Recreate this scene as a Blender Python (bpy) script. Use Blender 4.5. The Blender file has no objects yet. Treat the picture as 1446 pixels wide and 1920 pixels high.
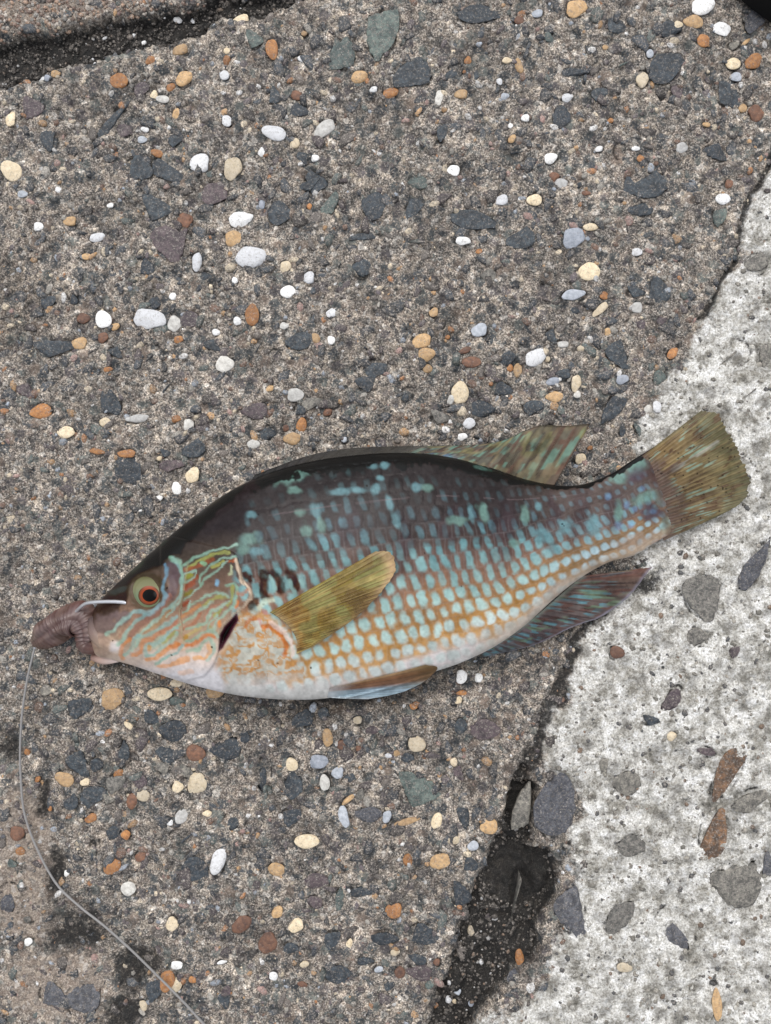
import bpy, bmesh, math
import numpy as np

# ------------------------------------------------------------------ camera, sky, sun, exposure
S = 0.146e-3            # metres per photograph pixel on the ground
D = 0.21                # camera height
CX, CY = 723.0, 960.0
scn = bpy.context.scene
COL = scn.collection
cam_d = bpy.data.cameras.new('camera'); cam = bpy.data.objects.new('camera', cam_d); COL.objects.link(cam)
cam.location = (0, 0, D); cam.rotation_euler = (0, 0, 0)
cam_d.sensor_fit = 'VERTICAL'; cam_d.angle = 2*math.atan(CY*S/D)
cam_d.clip_start = 0.005; cam_d.clip_end = 200
scn.camera = cam

SUN_EL, SUN_AZ = math.radians(62), math.radians(-12)     # light comes from the upper edge of the picture
w = bpy.data.worlds.new('World'); scn.world = w; w.use_nodes = True
nt = w.node_tree; nt.nodes.clear()
wo = nt.nodes.new('ShaderNodeOutputWorld'); bg = nt.nodes.new('ShaderNodeBackground')
sky = nt.nodes.new('ShaderNodeTexSky'); sky.sky_type = 'NISHITA'; sky.sun_disc = False
sky.sun_elevation = SUN_EL; sky.sun_rotation = SUN_AZ
sky.air_density = 1.0; sky.dust_density = 2.0; sky.ozone_density = 0.6
hs = nt.nodes.new('ShaderNodeHueSaturation'); hs.inputs['Saturation'].default_value = 0.24
nt.links.new(sky.outputs[0], hs.inputs['Color']); nt.links.new(hs.outputs[0], bg.inputs['Color'])
bg.inputs['Strength'].default_value = 0.15
nt.links.new(bg.outputs[0], wo.inputs['Surface'])
sun_d = bpy.data.lights.new('sun', 'SUN'); sun_d.energy = 1.2; sun_d.angle = math.radians(55); sun_d.color = (1, 0.965, 0.92)
sun = bpy.data.objects.new('sun', sun_d); COL.objects.link(sun)
from mathutils import Vector
sdir = Vector((math.sin(SUN_AZ)*math.cos(SUN_EL), math.cos(SUN_AZ)*math.cos(SUN_EL), math.sin(SUN_EL)))
sun.rotation_euler = sdir.to_track_quat('Z', 'Y').to_euler()
scn.view_settings.view_transform = 'Standard'; scn.view_settings.look = 'None'
scn.view_settings.exposure = 0.50; scn.view_settings.gamma = 1.0
scn.view_settings.use_curve_mapping = False

# ------------------------------------------------------------------ helpers
rng = np.random.default_rng(7)
def lin(c):
    c = np.asarray(c, float)/255.0
    return np.where(c <= 0.04045, c/12.92, ((c+0.055)/1.055)**2.4)
def W3(px, py, z):      # photograph pixel + height -> position
    f = (D-z)/D
    return np.stack([(px-CX)*S*f, (CY-py)*S*f, z+0*px], -1)
_tabs = {}
def vnoise(x, y, seed=0):
    if seed not in _tabs: _tabs[seed] = np.random.default_rng(1000+seed).random((256, 256))
    T = _tabs[seed]
    xi = np.floor(x).astype(int); yi = np.floor(y).astype(int)
    fx = x-xi; fy = y-yi
    fx = fx*fx*fx*(fx*(fx*6-15)+10); fy = fy*fy*fy*(fy*(fy*6-15)+10)
    a = T[xi & 255, yi & 255]; b = T[(xi+1) & 255, yi & 255]; c = T[xi & 255, (yi+1) & 255]; d = T[(xi+1) & 255, (yi+1) & 255]
    return (a*(1-fx)+b*fx)*(1-fy)+(c*(1-fx)+d*fx)*fy
def fbm(x, y, sc, oct=3, seed=0, gain=0.5):       # mean 0, about -1..1
    s = 0; a = 1; t = 0
    for k in range(oct):
        s = s+a*(vnoise(x/sc*(2**k)+17.3*k, y/sc*(2**k)-9.1*k, seed+k)*2-1); t += a; a *= gain
    return s/t*1.6
def sstep(a, b, x):
    t = np.clip((x-a)/(b-a), 0, 1); return t*t*(3-2*t)
def seg_dist(x, y, pts):          # distance to a polyline, and the run 0..1 along it
    best = np.full(np.shape(x), 1e9); run = np.zeros(np.shape(x))
    P = np.asarray(pts, float); L = np.r_[0, np.cumsum(np.hypot(*np.diff(P, axis=0).T))]
    for i in range(len(P)-1):
        ax, ay = P[i]; bx, by = P[i+1]; dx, dy = bx-ax, by-ay; l2 = dx*dx+dy*dy+1e-9
        t = np.clip(((x-ax)*dx+(y-ay)*dy)/l2, 0, 1)
        d = np.hypot(x-ax-t*dx, y-ay-t*dy); m = d < best
        best = np.where(m, d, best); run = np.where(m, (L[i]+t*math.sqrt(l2))/L[-1], run)
    return best, run
def smooth_poly(pts, n=6):
    P = np.asarray(pts, float); P = np.vstack([2*P[0]-P[1], P, 2*P[-1]-P[-2]]); out = []
    for i in range(1, len(P)-2):
        for t in np.arange(n)/n:
            a, b, c, d = P[i-1:i+3]
            out.append(0.5*((2*b)+(c-a)*t+(2*a-5*b+4*c-d)*t*t+(3*b-a-3*c+d)*t**3))
    out.append(P[-2]); return np.array(out)
def inside(x, y, poly):
    r = np.zeros(np.shape(x), bool); n = len(poly)
    for i in range(n):
        x1, y1 = poly[i]; x2, y2 = poly[(i+1) % n]
        if y1 == y2: continue
        c = ((y1 > y) != (y2 > y)) & (x < (x2-x1)*(y-y1)/(y2-y1)+x1); r ^= c
    return r
def sdf(x, y, poly):              # negative inside
    d, _ = seg_dist(x, y, list(poly)+[poly[0]]); return np.where(inside(x, y, poly), -d, d)
def crom(P, t):                   # Catmull-Rom through rows of P at parameters t (0..len-1)
    P = np.asarray(P, float)
    if P.ndim == 1: P = P[:, None]
    Q = np.vstack([2*P[0]-P[1], P, 2*P[-1]-P[-2]])
    i = np.clip(np.floor(t).astype(int), 0, len(P)-2); f = (t-i)[:, None]
    a, b, c, d = Q[i], Q[i+1], Q[i+2], Q[i+3]
    return 0.5*((2*b)+(c-a)*f+(2*a-5*b+4*c-d)*f*f+(3*b-a-3*c+d)*f**3)
def plin(pts, v):                 # piecewise curve through pts, by arc length, at v 0..1
    P = smooth_poly(pts, 8); L = np.r_[0, np.cumsum(np.hypot(*np.diff(P, axis=0).T))]; L /= L[-1]
    return np.stack([np.interp(v, L, P[:, 0]), np.interp(v, L, P[:, 1])], -1)

def mesh_obj(name, verts, faces, mat, parent=None, smooth=True, attrs=None):
    me = bpy.data.meshes.new(name)
    verts = np.asarray(verts, np.float32); faces = np.asarray(faces, np.int32)
    k = faces.shape[1]; nf = len(faces)
    me.vertices.add(len(verts)); me.vertices.foreach_set('co', verts.ravel())
    me.loops.add(nf*k); me.loops.foreach_set('vertex_index', faces.ravel())
    me.polygons.add(nf)
    me.polygons.foreach_set('loop_start', np.arange(0, nf*k, k, dtype=np.int32))
    if smooth: me.polygons.foreach_set('use_smooth', np.ones(nf, bool))
    me.update(calc_edges=True); me.validate()
    for an, av in (attrs or {}).items():
        av = np.asarray(av, np.float32)
        if av.ndim == 2:
            at = me.attributes.new(an, 'FLOAT_COLOR', 'POINT')
            at.data.foreach_set('color', np.c_[av, np.ones(len(av), np.float32)].astype(np.float32).ravel())
        else:
            at = me.attributes.new(an, 'FLOAT', 'POINT'); at.data.foreach_set('value', av)
    me.materials.append(mat)
    o = bpy.data.objects.new(name, me); COL.objects.link(o)
    if parent is not None: o.parent = parent
    return o
def grid_faces(n, m, wrap=False, off=0):      # n rows of m
    i, j = np.meshgrid(np.arange(n-1), np.arange(m if wrap else m-1), indexing='ij')
    j2 = (j+1) % m
    return np.stack([i*m+j, (i+1)*m+j, (i+1)*m+j2, i*m+j2], -1).reshape(-1, 4)+off
def tag(o, label=None, cat=None, group=None, kind=None):
    if label: o['label'] = label
    if cat: o['category'] = cat
    if group: o['group'] = group
    if kind: o['kind'] = kind
    return o
def empty(name, loc=(0, 0, 0)):
    o = bpy.data.objects.new(name, None); o.location = loc; o.empty_display_size = 0.01; COL.objects.link(o); return o

class NT:
    def __init__(self, name):
        self.m = bpy.data.materials.new(name); self.m.use_nodes = True; self.t = self.m.node_tree; self.t.nodes.clear()
        self.out = self.n('OutputMaterial'); self.p = self.n('BsdfPrincipled'); self.l(self.p.outputs[0], self.out.inputs['Surface'])
    def n(self, kind): return self.t.nodes.new('ShaderNode'+kind)
    def l(self, a, b): self.t.links.new(a, b)
    def set(self, sock, v):
        if hasattr(v, 'is_output'): self.l(v, sock)
        elif isinstance(v, (tuple, list, np.ndarray)) and len(v) == 3 and sock.type == 'RGBA': sock.default_value = (*[float(q) for q in v], 1)
        else: sock.default_value = v
    def pos(self):
        g = self.n('NewGeometry'); m = self.n('VectorMath'); m.operation = 'SCALE'; m.inputs['Scale'].default_value = 1000; self.l(g.outputs['Position'], m.inputs[0]); return m.outputs[0]
    def noise(self, vec, scale, detail=3, rough=0.55, out=0, dist=0):
        x = self.n('TexNoise'); self.l(vec, x.inputs['Vector']); x.inputs['Scale'].default_value = scale
        x.inputs['Detail'].default_value = detail; x.inputs['Roughness'].default_value = rough; x.inputs['Distortion'].default_value = dist; return x.outputs[out]
    def voro(self, vec, scale, feature='F1', rand=1.0):
        x = self.n('TexVoronoi'); x.feature = feature; self.l(vec, x.inputs['Vector']); x.inputs['Scale'].default_value = scale; x.inputs['Randomness'].default_value = rand; return x
    def ramp(self, fac, stops, interp='LINEAR'):
        x = self.n('ValToRGB'); x.color_ramp.interpolation = interp; e = x.color_ramp.elements
        for i, (p, c) in enumerate(stops):
            if i > 1: e.new(p)
            e[i].position = p; e[i].color = (*[float(q) for q in c], 1)
        self.l(fac, x.inputs[0]); return x.outputs[0]
    def math(self, op, a, b=0.0, clamp=False):
        x = self.n('Math'); x.operation = op; x.use_clamp = clamp; self.set(x.inputs[0], a); self.set(x.inputs[1], b); return x.outputs[0]
    def mix(self, fac, a, b, mode='MIX'):
        x = self.n('Mix'); x.data_type = 'RGBA'; x.blend_type = mode; self.set(x.inputs[0], fac); self.set(x.inputs[6], a); self.set(x.inputs[7], b); return x.outputs[2]
    def mapr(self, v, a, b, c=0.0, d=1.0):
        x = self.n('MapRange'); x.clamp = True; self.set(x.inputs[0], v)
        for i, q in enumerate((a, b, c, d)): x.inputs[i+1].default_value = q
        return x.outputs[0]
    def attr(self, name, col=False):
        x = self.n('Attribute'); x.attribute_name = name; return x.outputs['Color' if col else 'Fac']
    def sep(self, c, i):
        x = self.n('SeparateColor'); self.l(c, x.inputs[0]); return x.outputs[i]
    def bump(self, h, strength=0.5, dist=0.0003):
        x = self.n('Bump'); x.inputs['Strength'].default_value = strength; x.inputs['Distance'].default_value = dist; self.l(h, x.inputs['Height']); self.l(x.outputs[0], self.p.inputs['Normal'])
    def vadd(self, a, b):
        x = self.n('VectorMath'); x.operation = 'ADD'; self.l(a, x.inputs[0]); self.l(b, x.inputs[1]); return x.outputs[0]
    def vscale(self, a, s):
        x = self.n('VectorMath'); x.operation = 'SCALE'; x.inputs['Scale'].default_value = s; self.l(a, x.inputs[0]); return x.outputs[0]

# ------------------------------------------------------------------ the ground: masks and heights (photograph-pixel plan coordinates)
PALE = [(1640, -300), (1520, 100), (1470, 230), (1425, 330), (1395, 430), (1352, 540), (1312, 630), (1262, 710), (1222, 770), (1190, 840), (1185, 950), (1180, 1040), (1150, 1110),
        (1098, 1190), (1062, 1260), (1032, 1340), (1010, 1400), (1000, 1440), (1040, 1440), (1080, 1520), (1070, 1600), (1062, 1650), (1075, 1740), (1030, 1790), (1005, 1850), (935, 1890), (890, 1960), (800, 2200), (5000, 5000), (5000, -3000)]
HOLE = [(985, 1440), (1012, 1485), (1000, 1540), (992, 1600), (1030, 1598), (1050, 1650), (1046, 1705), (1017, 1760), (1002, 1815), (955, 1835), (925, 1885), (895, 1945), (800, 2100), (720, 2100), (800, 1925), (832, 1840),
        (862, 1750), (872, 1700), (902, 1640), (922, 1585), (938, 1540), (958, 1480)]
GRV = [(-400, 240), (0, 112), (150, 72), (300, 36), (450, 3), (640, -50), (1000, -180)]
CRACK1 = [(1470, 250), (1420, 350), (1392, 440), (1350, 545), (1318, 600)]
CRACK2 = [(1150, 1110), (1095, 1190), (1060, 1262), (1030, 1345), (1008, 1400), (985, 1450)]
BLOBS = [(140, 1758, 74, 52), (235, 1905, 56, 64), (255, 1810, 45, 60), (18, 1392, 30, 42), (110, 1650, 26, 60), (70, 1500, 18, 60), (1195, 1085, 48, 22), (1150, 1130, 40, 22), (240, 885, 22, 14), (640, 1310, 110, 22)]  # dark hollows; those by the belly and tail paint the fish's shadow
WARM = [(30, 1600, 75, 130), (100, 1850, 115, 70), (60, 1, 200, 42), (30, 1720, 70, 50)]
def masks(x, y):
    wx = fbm(x, y, 60, 3, 40)*16+fbm(x, y, 14, 2, 44)*5; wy = fbm(x, y, 60, 3, 50)*16+fbm(x, y, 14, 2, 54)*5
    x2, y2 = x+wx, y+wy
    pd_ = sdf(x+wx*1.1, y+wy*1.1, PALE); pale = sstep(9, -14, pd_)*.45+.55*sstep(20, -46, pd_)
    hd = sdf(x+wx*0.6, y+wy*0.6, HOLE); hole = sstep(8, -12, hd)
    gd, gr = seg_dist(x+wx*0.8, y+wy*0.8, GRV)
    gw = np.interp(gr*1700, [400, 560, 900], [43, 40, 26])
    groove = sstep(8, -8, gd-gw)
    P = np.array(GRV); side = y < np.interp(x, P[:, 0], P[:, 1])
    blob = np.zeros(np.shape(x))
    for bx, by, rx, ry in BLOBS:
        r = np.hypot((x2-bx)/rx, (y2-by)/ry); blob = np.maximum(blob, .82*sstep(1.6, 0.3, r)*(1.0 if by > 1300 or by < 1120 else .6))
    c1, r1 = seg_dist(x+wx*0.5, y+wy*0.5, CRACK1); c2, r2 = seg_dist(x+wx*0.7, y+wy*0.7, CRACK2)
    crack = np.maximum(sstep(10, 2, c1)*0.85, sstep(17, 5, c2)*0.8)
    warm = np.zeros(np.shape(x))
    for bx, by, rx, ry in WARM:
        r = np.hypot((x2-bx)/rx, (y2-by)/ry); warm = np.maximum(warm, sstep(1.2, 0.6, r))
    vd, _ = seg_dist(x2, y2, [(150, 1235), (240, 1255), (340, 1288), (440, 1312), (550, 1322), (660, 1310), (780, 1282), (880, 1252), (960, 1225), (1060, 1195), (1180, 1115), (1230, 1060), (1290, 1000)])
    stain_shade = .75*sstep(52, 8, vd)+sstep(1.3, .3, np.hypot((x2-20)/70, (y2-560)/120))*.6+sstep(1.2, .3, np.hypot((x2-830)/85, (y2-590)/45))*.5  # first term paints shade along the fish's lower edge, the others are stains
    return dict(pale=pale*(1-hole), hole=hole, groove=groove, side=side & (gd > gw), blob=blob, crack=crack, warm=warm*(1-groove), stain_shade=stain_shade)
def height(x, y, M=None):         # millimetres
    if M is None: M = masks(x, y)
    near = sstep(-500, -60, x)*sstep(1950, 1506, x)*sstep(-500, -60, y)*sstep(2420, 1980, y)
    h = fbm(x, y, 260, 2, 1)*0.5+fbm(x, y, 46, 3, 5)*0.34
    fine = fbm(x, y, 13, 3, 10, .65)
    h = h+near*(fine*0.30-sstep(.35, .9, fbm(x, y, 9, 2, 60))*0.35)
    h = h-M['groove']*(4.2+fbm(x, y, 25, 2, 20)*.6)-M['hole']*(5.2+fbm(x, y, 34, 4, 22)*2.2)-M['blob']*1.5-M['crack']*1.2
    h = h+M['pale']*(0.55+fbm(x, y, 80, 3, 24)*.5)
    # hollow under the fish keeps the stones from poking it
    return h-0.7
# plan grid: fine inside the frame, spreading to 30 m outside
def axis(a, b, step):
    core = np.arange(a, b+step, step); g = step*np.cumsum(1.32**np.arange(1, 42)); return np.r_[a-g[::-1], core, core[-1]+g]
gx = axis(-70, 1516, 2.85); gy = axis(-70, 1990, 2.85)
GX, GY = np.meshgrid(gx, gy, indexing='ij')
x = GX.ravel(); y = GY.ravel()
MK = masks(x, y)
H = height(x, y, MK)
# x, y, width, height, turn (degrees), colour; read off the photograph
STONES = '''515 246 48 30 -10 W|607 238 42 28 25 L|551 266 20 22 0 C|490 282 14 18 0 W|590 294 16 14 0 W|375 306 42 40 0 W|391 327 36 18 0 G|435 315 36 42 0 C|451 409 48 30 10 W|435 443 38 32 10 T
470 483 52 44 -20 W|180 443 28 18 0 W|69 424 20 18 0 W|20 316 44 38 -30 C|18 220 20 28 0 C|72 141 16 18 0 W|100 133 20 14 0 T|85 142 14 14 0 B|220 144 34 32 0 O|262 160 26 34 0 P|52 197 44 36 20 P|510 88 24 42 0 O
450 28 40 24 20 C|338 89 34 22 15 T|280 109 20 16 20 O|318 159 16 16 0 O|286 172 14 18 0 C|303 180 26 16 0 L|343 144 26 32 -20 T|424 110 14 20 0 O|420 137 18 20 0 W|424 92 12 14 0 C|566 107 16 14 0 W|570 61 12 12 0 T
674 142 28 26 -15 T|700 164 14 12 0 W|293 283 24 16 -15 O|264 258 20 14 0 B|270 238 16 12 0 W|233 240 34 24 30 P|326 256 26 28 0 D|205 225 88 20 50 D|305 315 62 30 -40 D|290 388 50 45 0 D|255 310 50 40 0 D|345 408 32 28 -20 R
354 208 26 36 25 P|425 225 18 22 0 W|328 209 14 22 0 T|38 360 22 14 0 B|107 353 12 12 0 W|204 381 14 10 0 W|130 414 28 20 0 T|325 455 75 60 0 P|160 480 20 14 0 T|90 262 30 34 0 D|580 345 38 18 40 D|524 397 38 40 0 D
617 385 46 22 45 G|712 60 60 84 0 G|645 100 50 55 0 G|475 72 30 32 0 G|590 340 40 40 0 D|566 295 22 26 0 D|512 175 24 28 0 D|555 203 40 22 0 D|685 442 50 14 0 D|580 385 10 14 0 O|490 380 14 18 0 B|555 176 20 18 0 R|700 385 40 45 0 D|400 360 45 35 0 P
1081 14 42 32 0 T|1321 10 42 34 0 W|1302 38 38 26 -15 T|1272 47 18 18 0 C|1357 50 38 26 -15 W|1418 35 40 34 30 S|1320 74 22 24 0 O|1400 76 20 8 40 T|1376 84 18 14 0 Y|1414 111 28 32 -10 O|1377 115 28 24 0 C|1419 207 34 34 30 R|1384 140 24 18 0 B|1397 197 16 18 0 T
976 120 16 34 20 T|952 110 20 14 0 C|878 110 14 16 0 O|974 35 18 14 0 R|1009 22 22 16 0 B|825 178 16 30 -15 L|733 171 28 20 0 O|867 174 28 20 0 T|948 178 16 14 0 B|938 148 12 14 0 W|1066 179 22 16 10 W|987 220 18 16 0 W|958 234 10 12 0 W|961 257 12 18 -20 T
1207 144 24 34 -10 C|1220 97 14 18 0 B|1137 85 12 10 0 T|1147 222 12 10 0 O|1034 294 26 20 10 W|1203 295 14 16 0 O|1168 280 28 32 0 Y|1125 275 14 12 0 W|1280 272 26 22 0 L|1194 275 16 10 0 W|1328 230 16 10 0 T|1359 372 28 24 0 W|1370 343 16 18 0 R|852 315 26 22 0 W
944 373 28 22 15 W|1004 371 30 24 15 C|1109 422 28 16 0 C|1100 360 18 10 0 R|868 450 30 16 -10 W|900 470 14 12 0 O|1076 445 44 40 0 B|836 375 22 16 0 P|1041 328 20 18 0 R|1090 341 18 16 0 D|1054 341 24 20 0 L|1282 300 14 20 0 D|1195 470 24 16 0 W
1250 122 64 46 35 D|1163 120 55 45 -15 G|1370 170 46 50 0 D|780 135 70 50 0 D|850 130 45 25 20 D|900 22 70 30 0 D|895 132 20 30 0 D|1055 215 30 38 0 D|1125 170 30 28 0 D|1080 130 45 18 0 D|960 285 55 26 -15 D|785 340 35 30 0 G|778 385 44 26 45 D|890 410 75 32 -10 D
980 450 50 45 0 D|1180 345 30 30 0 D|1223 350 60 56 0 D|1200 392 50 28 0 D|1350 405 25 30 0 G|1275 170 25 22 0 P|1345 280 40 30 0 D|1158 45 40 30 0 D|1260 50 35 35 0 D|1030 65 18 20 0 G|828 245 20 30 0 D|825 272 20 24 0 D
368 490 18 36 5 W|540 548 28 26 15 W|580 521 24 26 0 W|535 500 22 22 0 C|383 515 22 16 20 D|439 525 12 14 0 W|323 555 16 16 0 W|192 600 32 36 0 W|277 597 64 38 -15 W|325 608 28 36 0 L|333 635 20 14 0 O|155 598 26 24 0 R|214 612 16 14 0 T|148 642 30 24 -10 T
192 633 20 20 0 R|356 597 34 28 0 P|472 586 26 46 0 O|532 611 18 16 0 L|621 585 20 18 0 W|620 638 16 18 0 W|592 633 16 20 0 T|444 602 16 18 0 W|403 622 16 14 0 W|420 685 36 38 0 L|552 738 36 28 0 L|583 753 36 26 0 Y|561 766 20 20 0 D|565 795 20 28 0 O|548 820 34 28 0 T
505 727 14 12 0 T|475 831 24 20 0 L|352 795 22 26 0 L|331 785 24 14 15 O|258 783 46 18 5 L|75 770 42 28 0 O|180 847 30 14 -10 O|238 850 36 16 -5 O|122 812 32 26 0 C|196 790 22 20 0 C|361 890 28 30 0 C|330 915 18 24 0 W|297 933 16 12 0 W|298 860 12 10 0 C|646 825 12 12 0 B
614 771 16 16 0 R|535 801 14 14 0 R|202 693 18 10 0 O|216 659 24 20 0 D|395 645 32 20 0 D|478 660 28 46 0 D|514 665 22 24 0 D|560 640 46 28 10 D|292 560 45 35 0 D|85 565 28 22 0 D|135 560 16 16 0 D|100 652 75 30 10 D|285 665 40 40 0 D|205 752 40 45 0 D|305 735 40 45 0 D|242 880 65 55 0 D
475 770 60 30 10 P|500 812 32 30 0 D|365 845 40 40 0 D|320 870 45 25 0 P|310 850 20 14 0 D|690 720 40 25 0 D|705 690 40 35 0 D|678 502 32 40 0 D|270 497 30 26 0 D|437 512 20 30 0 D|45 730 35 25 0 P|440 575 20 18 0 P
1106 505 40 38 0 C|1076 553 46 24 8 B|1135 552 16 16 0 O|1130 578 42 16 40 C|1198 573 24 22 0 L|916 517 26 30 0 Y|814 584 18 18 0 T|790 637 34 28 0 T|800 664 34 26 0 T|802 689 18 18 0 T|840 630 10 10 0 O|872 655 26 14 20 R|885 680 36 24 0 R|900 617 32 26 0 B|957 662 58 36 20 D|1007 670 40 32 10 W
958 688 12 14 0 O|972 695 16 30 -5 T|1029 672 10 12 0 C|1058 645 28 14 0 L|1093 652 18 12 0 C|1038 713 24 16 0 B|1082 718 20 32 0 C|1085 738 14 14 0 L|1042 741 34 24 0 T|863 732 32 48 0 C|845 748 14 22 -15 L|880 795 24 24 0 W|867 819 20 14 0 W|825 783 32 24 0 Y|1168 711 26 18 0 B|1264 660 16 28 -40 O
1233 763 16 22 0 W|1218 765 16 16 0 L|1090 860 22 20 0 C|1108 839 10 9 0 O|1141 620 14 18 0 T|1058 700 28 24 0 D|1160 660 38 50 0 D|1165 585 40 36 0 D|1195 546 30 20 0 D|1233 540 45 45 0 D|1080 578 50 22 0 D|1035 628 20 26 0 D|1204 607 20 20 0 P|1240 605 38 24 20 P|905 765 45 40 0 D|940 727 38 22 0 D
1000 760 35 32 0 D|1150 765 30 56 -30 D|1170 805 10 24 0 D|1199 806 12 24 15 G|1240 705 22 34 0 G|1058 779 24 16 0 P|763 740 22 28 0 D|1380 660 60 50 0 Y|1420 495 40 40 0 Y|1415 730 38 30 0 Y|1435 665 24 40 0 Y
208 1313 46 42 0 T|298 1305 46 28 0 C|400 1300 38 26 0 T|121 1461 38 28 -20 T|158 1468 20 14 0 C|222 1453 20 22 0 O|213 1470 36 30 0 Y|368 1470 40 38 30 C|333 1478 22 26 0 C|338 1535 22 34 -30 L|316 1543 14 14 0 W|365 1415 38 34 0 R|308 1442 28 20 0 Y|345 1447 32 24 0 Y|170 1535 26 16 15 O|268 1493 24 22 0 C
246 1505 22 30 0 R|202 1500 20 18 0 Y|240 1362 22 12 -40 C|123 1252 60 26 10 Y|329 1281 24 18 0 C|330 1315 26 20 0 G|92 1517 10 16 0 O|67 1465 10 12 0 O|47 1412 12 14 0 O|232 1415 20 44 10 D|143 1328 45 35 0 D|322 1372 45 35 0 D|310 1418 40 30 0 D|145 1430 40 45 0 D|180 1435 25 30 0 D|172 1490 45 45 0 D|133 1509 25 35 0 D
173 1298 30 24 0 D|282 1346 30 26 0 D|440 1540 40 36 0 D|420 1410 55 45 0 D|84 1295 20 18 0 Y|388 1526 18 14 0 C|262 1465 24 24 0 P|460 1380 40 40 0 D
613 1384 20 34 20 T|645 1400 24 20 0 R|671 1354 20 16 0 C|596 1432 38 28 0 B|634 1453 26 24 0 B|608 1471 20 34 0 L|646 1537 22 46 15 B|652 1502 28 10 35 T|546 1437 24 28 0 C|674 1407 14 12 0 R|781 1399 34 34 0 C|728 1420 14 10 0 W|744 1414 12 14 0 T|775 1328 18 12 0 O|865 1268 24 30 0 W|898 1273 16 18 0 W|866 1300 20 10 0 O
860 1314 16 14 0 C|912 1368 50 34 -5 P|698 1371 22 14 0 P|852 1430 14 18 0 C|833 1441 24 26 0 Y|764 1544 50 14 15 T|819 1540 20 30 0 C|918 1552 34 30 0 T|726 1535 16 24 0 B|729 1458 26 20 0 Y|543 1535 35 30 0 D|570 1350 40 30 0 D|605 1340 18 20 0 D|660 1458 45 34 0 D|785 1485 70 60 0 G|865 1362 22 26 0 D|870 1535 25 40 0 D
765 1423 22 16 0 D|860 1450 20 25 0 P|513 1360 25 25 0 D|495 1450 25 60 0 D|550 1475 30 45 0 D|690 1530 45 25 0 S|677 1492 16 20 0 Y
1156 1224 28 26 0 R|1262 1310 26 54 -30 P|1220 1350 30 18 0 D|1175 1470 46 40 0 Y|1365 1455 44 96 -30 M|1340 1562 48 84 -20 M|1326 1411 30 18 -20 P|1045 1520 72 150 5 S|1135 1440 18 30 0 Y|1258 1380 18 18 0 C|1410 1500 76 36 20 Y|1375 1222 18 20 0 P|1327 1122 80 76 0 Y|1310 1192 36 40 0 Y|1408 1073 30 116 -25 S
210 1625 32 30 0 O|240 1670 28 30 0 L|408 1620 26 52 -10 W|322 1737 24 32 0 C|452 1738 28 42 -35 R|330 1812 30 18 0 W|312 1843 30 42 0 O|330 1848 22 32 -20 C|285 1860 32 38 0 D|264 1606 22 20 0 R|235 1565 18 22 0 O|122 1640 12 14 0 W|172 1600 12 36 -5 D|36 1597 18 18 0 O|28 1567 30 30 0 R|5 1570 18 22 0 S|18 1620 20 14 0 G|15 1690 50 60 0 S
50 1725 30 20 0 Y|50 1770 16 16 0 W|150 1880 65 60 0 S|93 1865 45 40 0 S|360 1840 16 14 0 O|405 1825 36 20 10 P|265 1895 16 22 20 C|423 1880 26 26 0 D|365 1630 45 40 0 D|205 1570 45 40 0 D|340 1580 60 45 0 D|415 1808 20 8 10 W|450 1770 26 28 0 D|425 1860 18 18 0 P
575 1583 46 30 0 C|500 1775 36 50 -15 R|555 1738 32 24 20 C|512 1835 16 16 0 W|570 1810 18 14 15 C|566 1850 20 12 -15 R|519 1712 20 24 0 T|766 1615 20 24 0 O|825 1618 38 30 25 T|740 1713 36 32 0 O|741 1790 18 14 0 C|710 1820 16 12 0 B|655 1772 12 18 -10 C|888 1588 22 20 30 B|855 1577 16 18 0 C|787 1830 45 34 -10 P|750 1825 20 26 0 R|785 1805 35 20 0 D
820 1808 14 14 0 R|806 1850 14 14 0 G|633 1703 30 60 0 G|588 1696 36 22 0 P|680 1675 42 22 0 D|726 1855 40 45 0 D|620 1765 30 30 0 D|545 1780 25 18 0 D|630 1830 45 30 0 D|685 1805 28 18 0 D|865 1682 34 42 -10 D|880 1622 30 25 0 D|720 1765 50 30 0 D|790 1755 55 35 0 D|517 1633 30 26 0 T|594 1654 40 25 0 P
980 1656 44 136 6 Y|985 1518 34 82 -8 Y|1072 1706 54 90 0 S|980 1812 18 40 15 O|965 1836 20 22 0 S|845 1905 14 16 0 W|858 1908 12 10 0 C|888 1905 12 14 -20 B|862 1882 14 16 0 B
1380 1665 86 96 -15 Y|1270 1750 66 100 30 S|1160 1720 34 64 -35 Y|1440 1620 25 40 0 S|1185 1585 45 35 0 Y|1345 1880 18 70 5 T|1170 1815 30 20 0 C|240 45 8 8 0 W|325 15 18 14 0 W|354 18 10 10 0 W|258 59 10 10 0 W|160 90 6 8 0 W|172 108 8 8 0 W'''
lst = [q.split() for q in STONES.replace('\n', '|').split('|')]
pxs = np.array([[float(v) for v in q[:5]] for q in lst]); cls = [q[5] for q in lst]
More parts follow.
